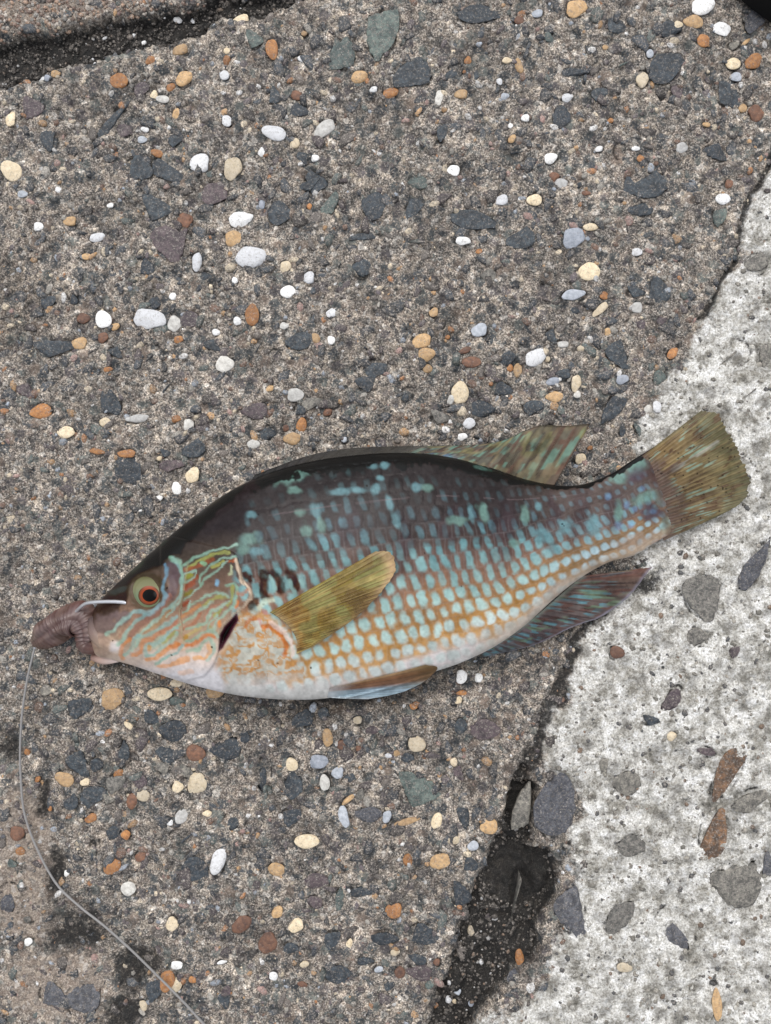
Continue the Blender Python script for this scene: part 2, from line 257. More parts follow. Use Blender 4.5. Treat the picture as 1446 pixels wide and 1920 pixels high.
# each stone sits in a shallow socket of its own with a gap round its edge, crevice shade painted in
H2 = H.reshape(GX.shape).copy(); gap = np.zeros(GX.shape); hs_ = []
gapn = np.clip(.6+fbm(GX, GY, 14, 2, 33), 0, 1.4)
for (px, py, ww, hh, an) in pxs:
    R0 = max(ww, hh)*.8+8
    i0, i1 = np.searchsorted(gx, [px-R0, px+R0]); j0, j1 = np.searchsorted(gy, [py-R0, py+R0])
    dx = GX[i0:i1, j0:j1]-px; dy = -(GY[i0:i1, j0:j1]-py); ca, sa = math.cos(math.radians(an)), math.sin(math.radians(an))
    e_ = np.hypot((dx*ca+dy*sa)/(ww/2), (-dx*sa+dy*ca)/(hh/2)); edge_px = (e_-1)*min(ww, hh)/2
    Hw = H2[i0:i1, j0:j1]; inn = e_ < 1
    hs_.append(float(Hw[inn].mean()) if inn.any() else float(height(np.array([px]), np.array([py]))[0]))
    ring = np.exp(-((edge_px-.5)/3.2)**2)*gapn[i0:i1, j0:j1]
    H2[i0:i1, j0:j1] = Hw-.30*ring-.30*sstep(2, -6, edge_px); gap[i0:i1, j0:j1] = np.maximum(gap[i0:i1, j0:j1], ring*.62)
H = H2.ravel()
V = np.stack([(x-CX)*S, (CY-y)*S, H*1e-3], -1)
F = grid_faces(len(gx), len(gy))[:, ::-1]
dark = np.clip(np.maximum.reduce([MK['groove'], MK['hole'], MK['blob'], MK['crack'], gap.ravel()]), 0, 1)

G = NT('weathered_concrete'); P = G.pos()
wv = G.vscale(G.noise(P, 0.9, 2, .6, out=1), 0.9); PW = G.vadd(P, wv)
# sandy mortar
n1 = G.noise(P, 2.1, 5, .78); mort = G.ramp(n1, [(0.36, (.010, .0095, .009)), (.43, (.045, .040, .036)), (.50, (.15, .13, .112)), (.56, (.38, .335, .29)), (.64, (.74, .68, .62))])
v1 = G.voro(PW, 0.95); r1 = G.sep(v1.outputs['Color'], 0)
grain = G.ramp(r1, [(0, (.030, .034, .038)), (.2, (.075, .07, .068)), (.36, (.16, .13, .105)), (.5, (.23, .205, .175)), (.64, (.13, .10, .085)), (.76, (.36, .31, .25)), (.86, (.10, .12, .125)), (.94, (.52, .50, .47)), (1, (.30, .17, .09))], 'CONSTANT')
base = G.mix(.36, mort, grain)
# coarser fragments showing flush in the mortar
wv2 = G.vscale(G.noise(P, 0.45, 3, .65, out=1), 2.6); PW2 = G.vadd(P, wv2)
v2 = G.voro(PW2, 0.30); r2 = G.sep(v2.outputs['Color'], 0); d2 = G.mapr(v2.outputs['Distance'], .38, .62, 1, 0)
fragc = G.ramp(r2, [(0, (.022, .029, .036)), (.16, (.035, .043, .048)), (.30, (.055, .05, .055)), (.42, (.075, .085, .082)), (.5, (.11, .085, .07)), (.58, (.2, .2, .2))], 'CONSTANT')
fragn = G.mix(1.0, fragc, G.ramp(G.noise(P, 3.2, 3, .7), [(.3, (.45, .45, .45)), (.7, (1.7, 1.7, 1.7))]), 'MULTIPLY')
fm = G.math('MULTIPLY', d2, G.math('LESS_THAN', r2, 0.57)); fm = G.math('MULTIPLY', fm, G.mapr(G.noise(P, 1.6, 3, .6), .36, .5, 0, 1))
base = G.mix(G.math('MULTIPLY', fm, .85), base, fragn)
base = G.mix(1.0, base, G.ramp(G.noise(P, .42, 4, .62), [(.34, (.48, .49, .50)), (.5, (1.0, .99, .98)), (.64, (1.6, 1.56, 1.5))]), 'MULTIPLY')
# large tonal drift, warm sandy places
base = G.mix(1.0, base, G.ramp(G.noise(P, 0.05, 3, .6), [(.3, (.70, .705, .71)), (.7, (1.52, 1.52, 1.50))]), 'MULTIPLY')
warmc = G.mix(.35, G.ramp(n1, [(.3, (.06, .045, .035)), (.5, (.30, .24, .19)), (.7, (.66, .57, .5))]), grain)
base = G.mix(G.math('MULTIPLY', G.attr('warm'), .8), base, warmc)
base = G.mix(G.math('MULTIPLY', G.attr('stain_shade'), .7), base, G.mix(1.0, base, (.42, .38, .34), 'MULTIPLY'))
# pale lime-washed mortar
np1 = G.noise(P, 1.9, 5, .78)
pc = G.ramp(np1, [(.30, (.17, .165, .15)), (.41, (.38, .37, .345)), (.50, (.60, .595, .57)), (.62, (.84, .84, .835))])
v3 = G.voro(PW, 0.80); r3 = G.sep(v3.outputs['Color'], 1); d3 = G.mapr(v3.outputs['Distance'], .18, .42, 1, 0)
spotc = G.ramp(r3, [(0, (.06, .065, .07)), (.12, (.17, .17, .16)), (.25, (.30, .28, .24)), (.34, (.40, .39, .37)), (.42, (.6, .6, .58))], 'CONSTANT')
pc = G.mix(G.math('MULTIPLY', G.math('MULTIPLY', d3, G.math('LESS_THAN', r3, .42)), .6), pc, spotc)
v4 = G.voro(PW2, 0.22); r4 = G.sep(v4.outputs['Color'], 2); d4 = G.mapr(v4.outputs['Distance'], .25, .55, 1, 0)
pc = G.mix(G.math('MULTIPLY', G.math('MULTIPLY', d4, G.math('LESS_THAN', r4, .3)), .5), pc, (.13, .125, .115))
pc = G.mix(G.mapr(G.noise(P, .17, 5, .7), .44, .62, 0, .9), pc, G.mix(1.0, pc, (.40, .385, .35), 'MULTIPLY'))
edge = G.math('ADD', G.attr('pale'), G.math('MULTIPLY', G.math('SUBTRACT', G.noise(P, .6, 6, .75), .5), 2.0))
pc = G.mix(1.0, pc, G.ramp(G.noise(P, .30, 5, .66), [(.34, (.52, .505, .48)), (.48, (1.0, .985, .955)), (.62, (1.16, 1.16, 1.17))]), 'MULTIPLY')
base = G.mix(G.mapr(edge, .3, .75), base, pc)
# black algae and dirt in the hollows, painted shade by the fish and stones
n5 = G.noise(P, 3.6, 3, .75)
moss_shade = G.ramp(n5, [(.35, (.002, .002, .002)), (.5, (.008, .0075, .007)), (.58, (.022, .02, .018)), (.68, (.07, .064, .06)), (.78, (.24, .22, .2))])
dm = G.math('ADD', G.attr('dark'), G.math('MULTIPLY', G.math('SUBTRACT', G.noise(P, .9, 6, .82), .5), 1.7))
base = G.mix(G.mapr(dm, .35, .8, 0, .95), base, moss_shade)
G.l(base, G.p.inputs['Base Color']); G.p.inputs['Roughness'].default_value = .82; G.p.inputs['Specular IOR Level'].default_value = .35
bh = G.math('ADD', G.math('MULTIPLY', n1, .6), G.math('MULTIPLY', G.math('SUBTRACT', 1.0, v1.outputs['Distance']), .55))
G.bump(bh, .8, .0005)

fc = F
fidx = lambda m: m[F].mean(1)
reg = np.zeros(len(F), int)
reg[fidx(MK['pale']) > .5] = 1; reg[fidx(MK['hole']) > .5] = 2; reg[fidx(MK['side'].astype(float)) > .5] = 4; reg[fidx(MK['groove']) > .5] = 3
names = ['concrete_slab', 'pale_mortar', 'mossy_hollow', 'mossy_joint', 'neighbouring_slab']
labs = ['weathered grey concrete slab full of coloured pebbles under the fish', 'whitish mortar patch beside the tail of the fish', 'black dirt filled hollow along the whitish mortar',
        'black dirt filled joint at the slab edge', 'brownish concrete beyond the black joint']
SLAB = {}
for k, nme in enumerate(names):
    f = F[reg == k]; u, inv = np.unique(f, return_inverse=True)
    SLAB[k] = tag(mesh_obj(nme, V[u], inv.reshape(-1, 4), G.m, attrs=dict(pale=MK['pale'][u], dark=dark[u], warm=MK['warm'][u], stain_shade=MK['stain_shade'][u])), labs[k], 'ground', kind='structure')

# ------------------------------------------------------------------ stones set in the concrete
def stone_mat(name, c1, c2, pit=.25, rough=.6, fine=1.0, dust=0.0):
    m = NT(name); p = m.pos(); oi = m.n('ObjectInfo')
    off = m.n('VectorMath'); off.operation = 'SCALE'; cmb = m.n('CombineXYZ'); m.l(oi.outputs['Random'], cmb.inputs[0]); m.l(oi.outputs['Random'], cmb.inputs[1]); m.l(cmb.outputs[0], off.inputs[0]); off.inputs['Scale'].default_value = 71
    p = m.vadd(p, off.outputs[0])
    n = m.noise(p, .9*fine, 4, .68); c = m.mix(m.mapr(n, .32, .68), c1, c2)
    c = m.mix(1.0, c, m.ramp(oi.outputs['Random'], [(0, (.72, .72, .74)), (1, (1.18, 1.15, 1.1))]), 'MULTIPLY')
    c = m.mix(m.mapr(m.noise(p, .33*fine, 5, .7), .44, .60, 0, .75), c, tuple(np.array(c1)*.55)) if fine > 1 or dust > .45 else c
    sp = m.noise(p, 3.3, 3, .7); c = m.mix(m.mapr(sp, .60, .70, 0, pit), c, tuple(np.array(c1)*.22))
    c = m.mix(m.mapr(m.noise(p, 1.5, 5, .8), .56-dust*.1, .66-dust*.1, 0, .45+.4*dust), c, m.ramp(m.noise(p, 2.6, 4, .75), [(.36, (.03, .028, .026)), (.52, (.2, .175, .15)), (.66, (.6, .55, .5))]))
    m.l(c, m.p.inputs['Base Color']); m.p.inputs['Roughness'].default_value = rough
    m.bump(m.math('ADD', m.math('MULTIPLY', n, .5), sp), .55, .00035); return m.m
L_ = lambda *c: tuple(lin(c))
SM = dict(
    W=stone_mat('white_quartz', L_(215, 216, 216), L_(236, 238, 240), .3, .45, 1.0, .3), C=stone_mat('cream_stone', L_(200, 182, 150), L_(226, 213, 188), .45, .55, 1.0, .35),
    T=stone_mat('tan_stone', L_(164, 132, 94), L_(204, 172, 130), .55, .6, 1.0, .44), O=stone_mat('orange_stone', L_(134, 90, 56), L_(188, 134, 82), .65, .6, 1.0, .44),
    R=stone_mat('rust_stone', L_(84, 60, 50), L_(134, 96, 74), .6, .55), M=stone_mat('mottled_brown_stone', L_(58, 50, 44), L_(150, 112, 80), .8, .65, .7, .62), D=stone_mat('dark_basalt', L_(30, 37, 45), L_(74, 84, 92), .5, .6, 1.6, .4),
    G=stone_mat('green_grey_stone', L_(62, 74, 74), L_(112, 126, 120), .5, .6, 1.4, .6), P=stone_mat('purple_stone', L_(62, 52, 58), L_(104, 90, 94), .5, .55, 1.3, .6),
    Y=stone_mat('grey_stone', L_(74, 74, 72), L_(158, 154, 144), .6, .6, 1.6, .55), B=stone_mat('blue_grey_quartz', L_(140, 148, 158), L_(186, 192, 202), .3, .4),
    L=stone_mat('milky_quartz', L_(168, 166, 162), L_(212, 212, 208), .35, .4), S=stone_mat('slate_stone', L_(58, 60, 68), L_(110, 112, 118), .5, .6, 1.8, .5))
def ico(sub):
    bm = bmesh.new(); bmesh.ops.create_icosphere(bm, subdivisions=sub, radius=1); bm.verts.ensure_lookup_table()
    v = np.array([q.co[:] for q in bm.verts]); f = np.array([[a.index for a in q.verts] for q in bm.faces]); bm.free(); return v, f
IV2, IF2 = ico(3); IV1, IF1 = ico(2); IV0, IF0 = ico(1)
def rock(V0, r, kind):
    if kind == 'round':
        a = r.normal(size=(5, 3)); s = np.ones(len(V0))
        for q in a: s += .07*np.sin(V0@q*1.6+r.random()*6)
        n = r.normal(size=(10, 3)); n /= np.linalg.norm(n, axis=1)[:, None]; d = .72+.3*r.random(10)
        k = np.maximum(V0@n.T, 1e-3)/d; s = s/(1+(k**9).sum(1))**(1/9)
        v = V0*s[:, None]; v *= (1+.02*np.sin(V0@r.normal(size=3)*9)+.015*np.sin(V0@r.normal(size=3)*14))[:, None]
    else:
        n = r.normal(size=(9, 3)); n[:, 2] *= .6; n /= np.linalg.norm(n, axis=1)[:, None]; d = .62+.38*r.random(9)
        n = np.vstack([n, [[0, 0, 1]]]); d = np.r_[d, .75]
        k = np.maximum(V0@n.T, 1e-3)/d; s = 1/(k**10).sum(1)**(1/10)
        v = V0*s[:, None]; v *= (1+.06*np.sin(V0@r.normal(size=3)*7)+.05*np.sin(V0@r.normal(size=3)*11))[:, None]
    ext = np.abs(v).max(0); return v/ext
r9 = np.random.default_rng(5)
STM = {}
def stone_mesh(kind, k):
    if (kind, k) not in STM:
        vv = rock(IV2, np.random.default_rng(100+k+(50 if kind == 'chip' else 0)), kind)
        o = mesh_obj('stone', vv, IF2, SM['W']); me = o.data; bpy.data.objects.remove(o); me.materials.clear(); me.materials.append(None); STM[(kind, k)] = me
    return STM[(kind, k)]
def region(px, py):
    m = masks(np.array([px], float), np.array([py], float))
    return 3 if m['groove'][0] > .5 else 4 if m['side'][0] else 2 if m['hole'][0] > .5 else 1 if m['pale'][0] > .5 else 0
SH = []
dk = {}
for i, (px, py, ww, hh, an) in enumerate(pxs):
    c = cls[i]; chip = c in 'DGPYSM'
    me0 = stone_mesh('chip' if chip else 'round', int(r9.integers(0, 9)))
    mn = min(ww, hh)
    zr = (0.10*mn*S+0.00026) if not chip else (0.04*mn*S+0.0004)
    zr = min(zr, .0009 if not chip else .0010)
    gz = hs_[i]*1e-3; rg = region(px, py); big = rg == 2 and mn > 30
    if big: zr = .0034; me0 = stone_mesh('chip', int(r9.integers(0, 9)))
    key = (me0.name, c)
    if key not in dk:
        m2 = me0.copy(); m2.materials.clear(); m2.materials.append(SM[c]); dk[key] = m2
    o = bpy.data.objects.new('stone_chip' if chip else 'pebble', dk[key]); COL.objects.link(o)
    o.location = ((px-CX)*S, (CY-py)*S, gz+(-.00006 if not chip else -.00005)+(.0030 if big else 0)+(.00018 if rg == 1 else 0))
    flip = an+(180 if r9.random() < .5 else 0)
    o.rotation_euler = (0, 0, math.radians(flip))
    k_ = 1.24 if chip else 1.06
    o.scale = (ww/2*S*k_, hh/2*S*k_, zr)
    o.parent = SLAB[rg]
    SH.append((px, py, max(ww, hh)/2))
SH = np.array(SH)

# small grit nobody could count: joined, one mesh per region
def grit(n, smin, smax, palette, weights, where, protr, seed, parent, name, flat=(.5, .9), base=(IV0, IF0), avoid=True, chip=False, box=(-66, 1512, -66, 1986)):
    r = np.random.default_rng(seed)
    px = r.uniform(box[0], box[1], n); py = r.uniform(box[2], box[3], n)
    keep = where(px, py, masks(px, py)) > r.random(n)
    px, py = px[keep], py[keep]
    if avoid:
        d = np.full(len(px), 1e9)
        for a, b, q in SH: d = np.minimum(d, np.hypot(px-a, py-b)-q*.85)
        px, py = px[d > 0], py[d > 0]
    n = len(px); sz = smin+(smax-smin)*r.random(n)**2.2
    hz = height(px, py)*1e-3
    BV, BF = base
    vars_ = np.stack([rock(BV, np.random.default_rng(300+seed*10+k), 'chip' if chip else 'round') for k in range(8)])
    v = vars_[r.integers(0, 8, n)]
    asp = r.uniform(flat[0], flat[1], n); an = r.uniform(0, 2*np.pi, n)
    v = v*np.stack([sz/2, sz/2*asp, np.clip(sz*.18, 0, 3.6)+1.0], -1)[:, None, :]*S
    c, s = np.cos(an)[:, None], np.sin(an)[:, None]
    X = v[..., 0]*c-v[..., 1]*s+((px-CX)*S)[:, None]; Y = v[..., 0]*s+v[..., 1]*c+((CY-py)*S)[:, None]
    Z = v[..., 2]+hz[:, None]+protr*1e-3
    pal = np.array([lin(q) for q in palette]); ci = r.choice(len(pal), n, p=np.array(weights)/sum(weights))
    col = pal[ci]*r.uniform(.7, 1.3, (n, 1)); col = np.repeat(np.clip(col, 0, .92), len(BV), 0)
    faces = (BF[None]+(np.arange(n)*len(BV))[:, None, None]).reshape(-1, 3)
    o = mesh_obj(name, np.stack([X, Y, Z], -1).reshape(-1, 3), faces, GR, parent, attrs=dict(Col=col)); o['kind'] = 'stuff'
    return o
g = NT('grit'); p = g.pos(); c = g.attr('Col', True)
gn = g.noise(p, 2.2, 4, .7)
c = g.mix(1.0, c, g.ramp(gn, [(.3, (.5, .5, .5)), (.7, (1.35, 1.35, 1.35))]), 'MULTIPLY'); c = g.mix(g.mapr(g.noise(p, 1.3, 5, .8), .46, .58, .08, .8), c, g.ramp(g.noise(p, 2.4, 5, .78), [(.36, (.012, .011, .010)), (.48, (.10, .088, .076)), (.56, (.34, .30, .26)), (.66, (.66, .6, .55))]))
g.l(c, g.p.inputs['Base Color']); g.p.inputs['Roughness'].default_value = .65; g.bump(gn, .6, .0003)
GR = g.m
cols = [(215, 214, 212), (205, 190, 165), (176, 140, 100), (156, 108, 68), (108, 82, 68), (150, 146, 138), (150, 158, 168), (104, 96, 90), (88, 80, 84), (160, 130, 122)]
mainw = lambda x, y, m: (1-m['pale'])*(1-m['hole']*.97)*(1-m['groove']*.97)*(1-m['blob']*.8)
grit(6200, 5, 15, cols, [10, 9, 8, 3.5, 8, 12, 7, 12, 10, 4], mainw, -.20, 21, SLAB[0], 'fine_gravel', (.55, .95))
grit(1500, 12, 26, cols, [3, 6, 5, 2, 6, 9, 3, 8, 8, 3], mainw, -.26, 22, SLAB[0], 'coarse_gravel', (.5, .9), (IV1, IF1))
dcol = [(40, 47, 55), (58, 66, 74), (66, 58, 62), (78, 88, 86), (50, 46, 46), (90, 84, 80)]
grit(6000, 10, 46, dcol, [6, 5, 3, 3, 3, 2], mainw, -.16, 23, SLAB[0], 'dark_fragments', (.45, .9), (IV1, IF1), chip=True)
palew = lambda x, y, m: m['pale']*(1-m['crack'])
grit(5200, 4, 15, [(70, 72, 74), (110, 108, 100), (150, 146, 136), (190, 188, 180), (120, 98, 80)], [4, 5, 6, 5, 1], palew, -.14, 24, SLAB[1], 'fine_gravel', (.55, .95), box=(880, 1512, 200, 1986))
hw = lambda x, y, m: np.maximum(m['hole'], 0)
grit(3600, 4, 13, [(200, 200, 200), (40, 38, 36), (70, 66, 62), (120, 100, 84), (26, 25, 24)], [.35, 5, 4, 1.0, 5], hw, .05, 25, SLAB[2], 'fine_gravel', (.55, .95), box=(720, 1060, 1430, 1986))
gw_ = lambda x, y, m: m['groove']
grit(5000, 4, 12, [(215, 215, 215), (30, 28, 26), (60, 54, 50), (110, 96, 84), (20, 20, 20)], [.2, 6, 4, .8, 6], gw_, .05, 26, SLAB[3], 'fine_gravel', (.55, .95), box=(-66, 640, -66, 190))
grit(3000, 5, 13, [(170, 140, 118), (120, 96, 84), (150, 146, 140), (200, 190, 178)], [4, 4, 3, 2], lambda x, y, m: m['side'].astype(float), 0, 27, SLAB[4], 'fine_gravel', (.55, .95), box=(-66, 560, -66, 120))

# ------------------------------------------------------------------ the fish
ST = [((170, 1172), (171, 1208), 2.5, 4.5), ((177, 1142), (181, 1229), 5.0, 3.2), ((200, 1113), (206, 1236), 6.6, 2.2), ((236, 1079), (246, 1247), 8.4, 1.4), ((277, 1042), (291, 1262), 9.8, .8), ((322, 1002), (336, 1277), 11, .6),
      ((372, 962), (386, 1291), 12, .5), ((420, 928), (436, 1302), 12.7, .5), ((470, 901), (490, 1309), 13, .5), ((532, 878), (546, 1312), 13.2, .5), ((600, 862), (606, 1310), 13.2, .5), ((670, 853), (670, 1299), 13, .5),
      ((740, 849), (736, 1283), 12.6, .5), ((802, 851), (800, 1264), 12, .5), ((862, 861), (863, 1243), 11.2, .5), ((916, 877), (926, 1213), 10.2, .6), ((966, 893), (985, 1172), 9, .7), ((1012, 905), (1040, 1122), 7.8, .9),
      ((1057, 911), (1090, 1083), 6.6, 1.1), ((1101, 906), (1140, 1055), 5.4, 1.3), ((1146, 888), (1190, 1041), 4.2, 1.5), ((1184, 864), (1234, 1014), 2.6, 1.75), ((1226, 838), (1276, 994), .12, 2.75)]
NU, NTOP, NBOT = 600, 230, 46
uu = np.linspace(0, len(ST)-1, 4000)
Dc = crom([q[0] for q in ST], uu); Vc = crom([q[1] for q in ST], uu)
mid = (Dc+Vc)/2; arc = np.r_[0, np.cumsum(np.hypot(*np.diff(mid, axis=0).T))]
t_ = np.interp(np.linspace(0, arc[-1], NU), arc, uu)
Dp = crom([q[0] for q in ST], t_); Vp = crom([q[1] for q in ST], t_); hh = crom([q[2] for q in ST], t_)[:, 0]; zb = crom([q[3] for q in ST], t_)[:, 0]
sarc = np.interp(t_, uu, arc)
th = np.r_[np.linspace(0, np.pi, NTOP), np.linspace(np.pi, 2*np.pi, NBOT+2)[1:-1]]
ct, st_ = np.cos(th), np.sin(th)
T = -np.sign(ct)*np.abs(ct)**(2/2.25); Zp = np.sign(st_)*np.abs(st_)**(2/1.85)
Zp = np.where(Zp < 0, -np.minimum(np.abs(Zp)*1.12, 1.0), Zp)
BX = (Dp[:, None, 0]+Vp[:, None, 0])/2+T[None]*(Vp[:, None, 0]-Dp[:, None, 0])/2
BY = (Dp[:, None, 1]+Vp[:, None, 1])/2+T[None]*(Vp[:, None, 1]-Dp[:, None, 1])/2
zb = zb-.65
BZ = (zb+hh)[:, None]+hh[:, None]*Zp[None]                    # mm
depth = np.hypot(*(Vp-Dp).T)
TT = np.repeat(T[None], NU, 0); SA = np.repeat(sarc[:, None], len(th), 1)
top = (Zp > 0)[None]*np.ones((NU, 1))
# scale lattice: rows run along the body, columns across it
rowsp = np.interp(sarc, [0, 450, 650, 850, 1000, 1100], [30, 31, 29.5, 25, 21, 19]); colsp = np.interp(sarc, [0, 350, 550, 800, 950, 1100], [27, 27, 25.5, 22, 18.5, 16.5])
Q0 = np.r_[0, np.cumsum(np.diff(sarc)/((colsp[1:]+colsp[:-1])/2))]
ang = np.arcsin(np.clip(TT, -1, 1)); lat = (TT*.72+.28*ang/1.571*1.12)*depth[:, None]/2
RR = lat/rowsp[:, None]; QQ = Q0[:, None]+0*RR-RR*.10
warpq = fbm(BX, BY, 40, 2, 70)*.12; warpr = fbm(BX, BY, 40, 2, 74)*.10
RRw = RR+warpr; ri = np.floor(RRw+.5); dr = RRw-ri
QQw = QQ+warpq+.5*(ri % 2); qi = np.floor(QQw+.5); dq = QQw-qi
def h2(a, b, k):
    v = np.sin(a*12.9898+b*78.233+k*37.719)*43758.5453; return v-np.floor(v)
LV = (TT+1)/2
def grad(v, stops):
    p = [s[0] for s in stops]; c = np.array([lin(s[1]) for s in stops]); return np.stack([np.interp(v, p, c[:, k]) for k in range(3)], -1)
def over(C, m, col): 
    col = np.asarray(col)
    return C*(1-m[..., None])+col*m[..., None]
inter = grad(LV+fbm(BX, BY, 55, 3, 80)*.04, [(0, (24, 21, 19)), (.06, (52, 49, 49)), (.30, (59, 54, 54)), (.40, (77, 67, 64)), (.50, (106, 86, 78)), (.60, (128, 99, 82)), (.70, (146, 112, 78)), (.82, (168, 126, 74)), (.90, (186, 148, 104)), (.96, (206, 198, 196))])
spotc = grad(LV+fbm(BX, BY, 55, 3, 84)*.04, [(0, (74, 96, 96)), (.3, (84, 112, 122)), (.42, (98, 132, 136)), (.55, (122, 154, 154)), (.68, (146, 174, 170)), (.8, (168, 190, 184)), (.92, (192, 199, 196))])
tailw = sstep(780, 980, SA)
inter = over(inter, tailw*sstep(.72, .5, LV)*.8, lin((94, 84, 80))); inter = over(inter, tailw*sstep(.55, .75, LV)*.85, lin((120, 101, 80)))
spotc = over(spotc, tailw*.75, lin((112, 140, 150))); spotc = over(spotc, tailw*sstep(.66, .85, LV)*.7, lin((176, 196, 204)))
# a spot on each scale, upright and slanting a little, rounder towards the belly and the tail
rnd = h2(qi, ri, 1); rnd2 = h2(qi, ri, 2)
aq = np.interp(LV, [.2, .5, .75], [.20, .29, .385])*(.85+.3*rnd); ar = np.interp(LV, [.2, .45, .75], [.34, .45, .425])*(.85+.25*rnd2)
ar = ar*(1-.2*tailw)
ex_ = np.interp(LV, [.3, .6, .8], [3.2, 2.8, 2.2]); ar = ar*np.interp(LV, [.3, .42, .6, .7], [1., 1.16, 1.12, 1.])*(1-.12*tailw)
e = (np.abs((dq-.26*dr+(rnd2-.5)*.14)/aq)**ex_+np.abs((dr+(rnd-.5)*.1)/ar)**ex_)**(1/ex_)+fbm(BX, BY, 9, 2, 88)*.20+fbm(BX, BY, 24, 2, 89)*.14
vis = np.interp(LV, [.02, .12, .30, .40, .9, .97], [.0, .35, .6, .9, .95, .7])
vis = np.clip(vis*(.45+.9*np.where(LV < .42, rnd**1.5, .55+.45*rnd))+fbm(BX, BY, 90, 2, 90)*.25*(LV < .6), 0, 1)
vis = np.maximum(vis, tailw*.55*(.5+.5*rnd))
bars = np.zeros(BX.shape)
for bx_, by_, bw_, bh_ in [(945, 1000, 22, 60), (838, 985, 18, 40), (655, 990, 26, 40), (1085, 970, 20, 60), (1030, 960, 14, 40), (760, 1020, 14, 60), (1140, 960, 14, 50)]:
    bars = np.maximum(bars, sstep(1.4, .4, np.hypot((BX+(BY-1000)*.12-bx_+fbm(BX, BY, 30, 2, 92)*12)/bw_, (BY-by_)/bh_)))
inter = over(inter, bars*.55, lin((66, 56, 60))); vis = vis*(1-.5*bars)
spot = sstep(1.36, .56, e)*vis
C = over(inter, spot, spotc)
# pale scale margins
edge_ = sstep(.42, .5, np.abs(dr))*.5+sstep(.40, .49, np.abs(dq))*.5
C = over(C, np.clip(edge_*.22, 0, 1)*sstep(.2, .4, LV), lin((150, 150, 150)))
# lighter mint bars and blotches
def blot(cx, cy, rx, ry, a=0, soft=.5):
    a = math.radians(a); dx = BX-cx; dy = -(BY-cy); u = dx*math.cos(a)+dy*math.sin(a); v = -dx*math.sin(a)+dy*math.cos(a)
    return sstep(1+soft, 1-soft, np.hypot(u/rx, v/ry)+fbm(BX, BY, 12, 2, 94)*.3)
mint = lin((104, 134, 126)); mintb = lin((98, 132, 138))
for b in [(555, 892, 30, 9, 22), (533, 884, 18, 5, 25), (700, 874, 9, 7), (722, 873, 9, 6), (712, 895, 7, 5), (640, 922, 22, 6, 4), (672, 918, 12, 6), (553, 920, 11, 6), (706, 918, 8, 9), (780, 914, 9, 7), (803, 914, 10, 7), (730, 945, 6, 16, 15), (742, 975, 7, 18, 28),
          (592, 960, 7, 16, 15), (603, 988, 8, 15, 15), (575, 995, 9, 14, 25), (563, 960, 8, 7), (905, 962, 9, 16, 20), (882, 960, 5, 16, 15), (855, 976, 18, 8), (985, 965, 7, 16), (875, 868, 14, 6, -15), (895, 880, 12, 6, -25), (905, 955, 6, 10), (470, 965, 9, 6), (450, 948, 8, 5), (1010, 950, 6, 8),
          (465, 1012, 20, 12), (455, 1030, 14, 9), (480, 1035, 12, 8), (1112, 985, 12, 18), (1020, 1005, 16, 12), (965, 1018, 10, 8), (1060, 985, 14, 12), (1040, 1030, 13, 9)]:
    C = over(C, blot(*b)*.72, mint*.95 if b[0] % 2 else mintb)
for b in [(1200, 872, 26, 13, 32), (1216, 931, 28, 10, 24), (1250, 985, 14, 16), (1160, 896, 16, 11), (1160, 962, 8, 22), (1236, 940, 8, 12)]: C = over(C, blot(*b)*.75, mint)
for b in [(1195, 892, 20, 12, 20), (1235, 868, 12, 18)]: C = over(C, blot(*b, soft=.6)*.7, lin((78, 68, 78)))
C = over(C, blot(1223, 962, 22, 20, soft=.5)*.85, lin((74, 66, 76))); C = over(C, blot(1225, 959, 6, 5, soft=.6)*.5, lin((92, 120, 150)))
C = over(C, blot(1190, 1015, 35, 14, 15)*.6, lin((150, 132, 118))); C = over(C, blot(1240, 1015, 20, 8, 25)*.8, lin((150, 92, 74)))
for b in [(1160, 985, 9, 9), (1175, 948, 6, 7), (1140, 930, 6, 6), (1190, 955, 5, 5), (1182, 985, 6, 6), (1205, 915, 6, 5)]: C = over(C, blot(*b)*.45, lin((104, 138, 172)))
# belly band
C = over(C, sstep(.93, .985, LV-.025*sstep(620, 760, BX)+fbm(BX, BY, 40, 3, 96)*.03)*sstep(330, 380, BX)*(1-tailw*.8), lin((194, 193, 190)))
C = over(C, sstep(.86, .95, LV)*sstep(860, 960, BX)*.55, lin((180, 160, 138)))
# lateral line
ll = sstep(.07, .0, np.abs(RR+4.05-.9*sstep(700, 1000, SA)*1.6))*sstep(330, 380, SA)*sstep(1000, 900, SA)
C = over(C, ll*.35*(h2(qi, ri*0, 3) > .3), lin((118, 104, 106)))
# dark back ridge and fin folds, their black wet reflection painted into the colour
bl = sstep(.062, .045, LV+fbm(BX, BY, 16, 3, 98, .6)*.028+.012*h2(qi, ri*0, 7)-.03*sstep(470, 330, BX))
C = over(C, bl*.92, lin((20, 17, 15)))
C = over(C, np.maximum(blot(935, 882, 46, 9, -16, .25), np.maximum(blot(985, 896, 40, 7, -18, .3), blot(880, 868, 26, 3, -12))), lin((16, 13, 11)))
C = over(C, blot(905, 878, 14, 4, -15)*.6, mint*.6)

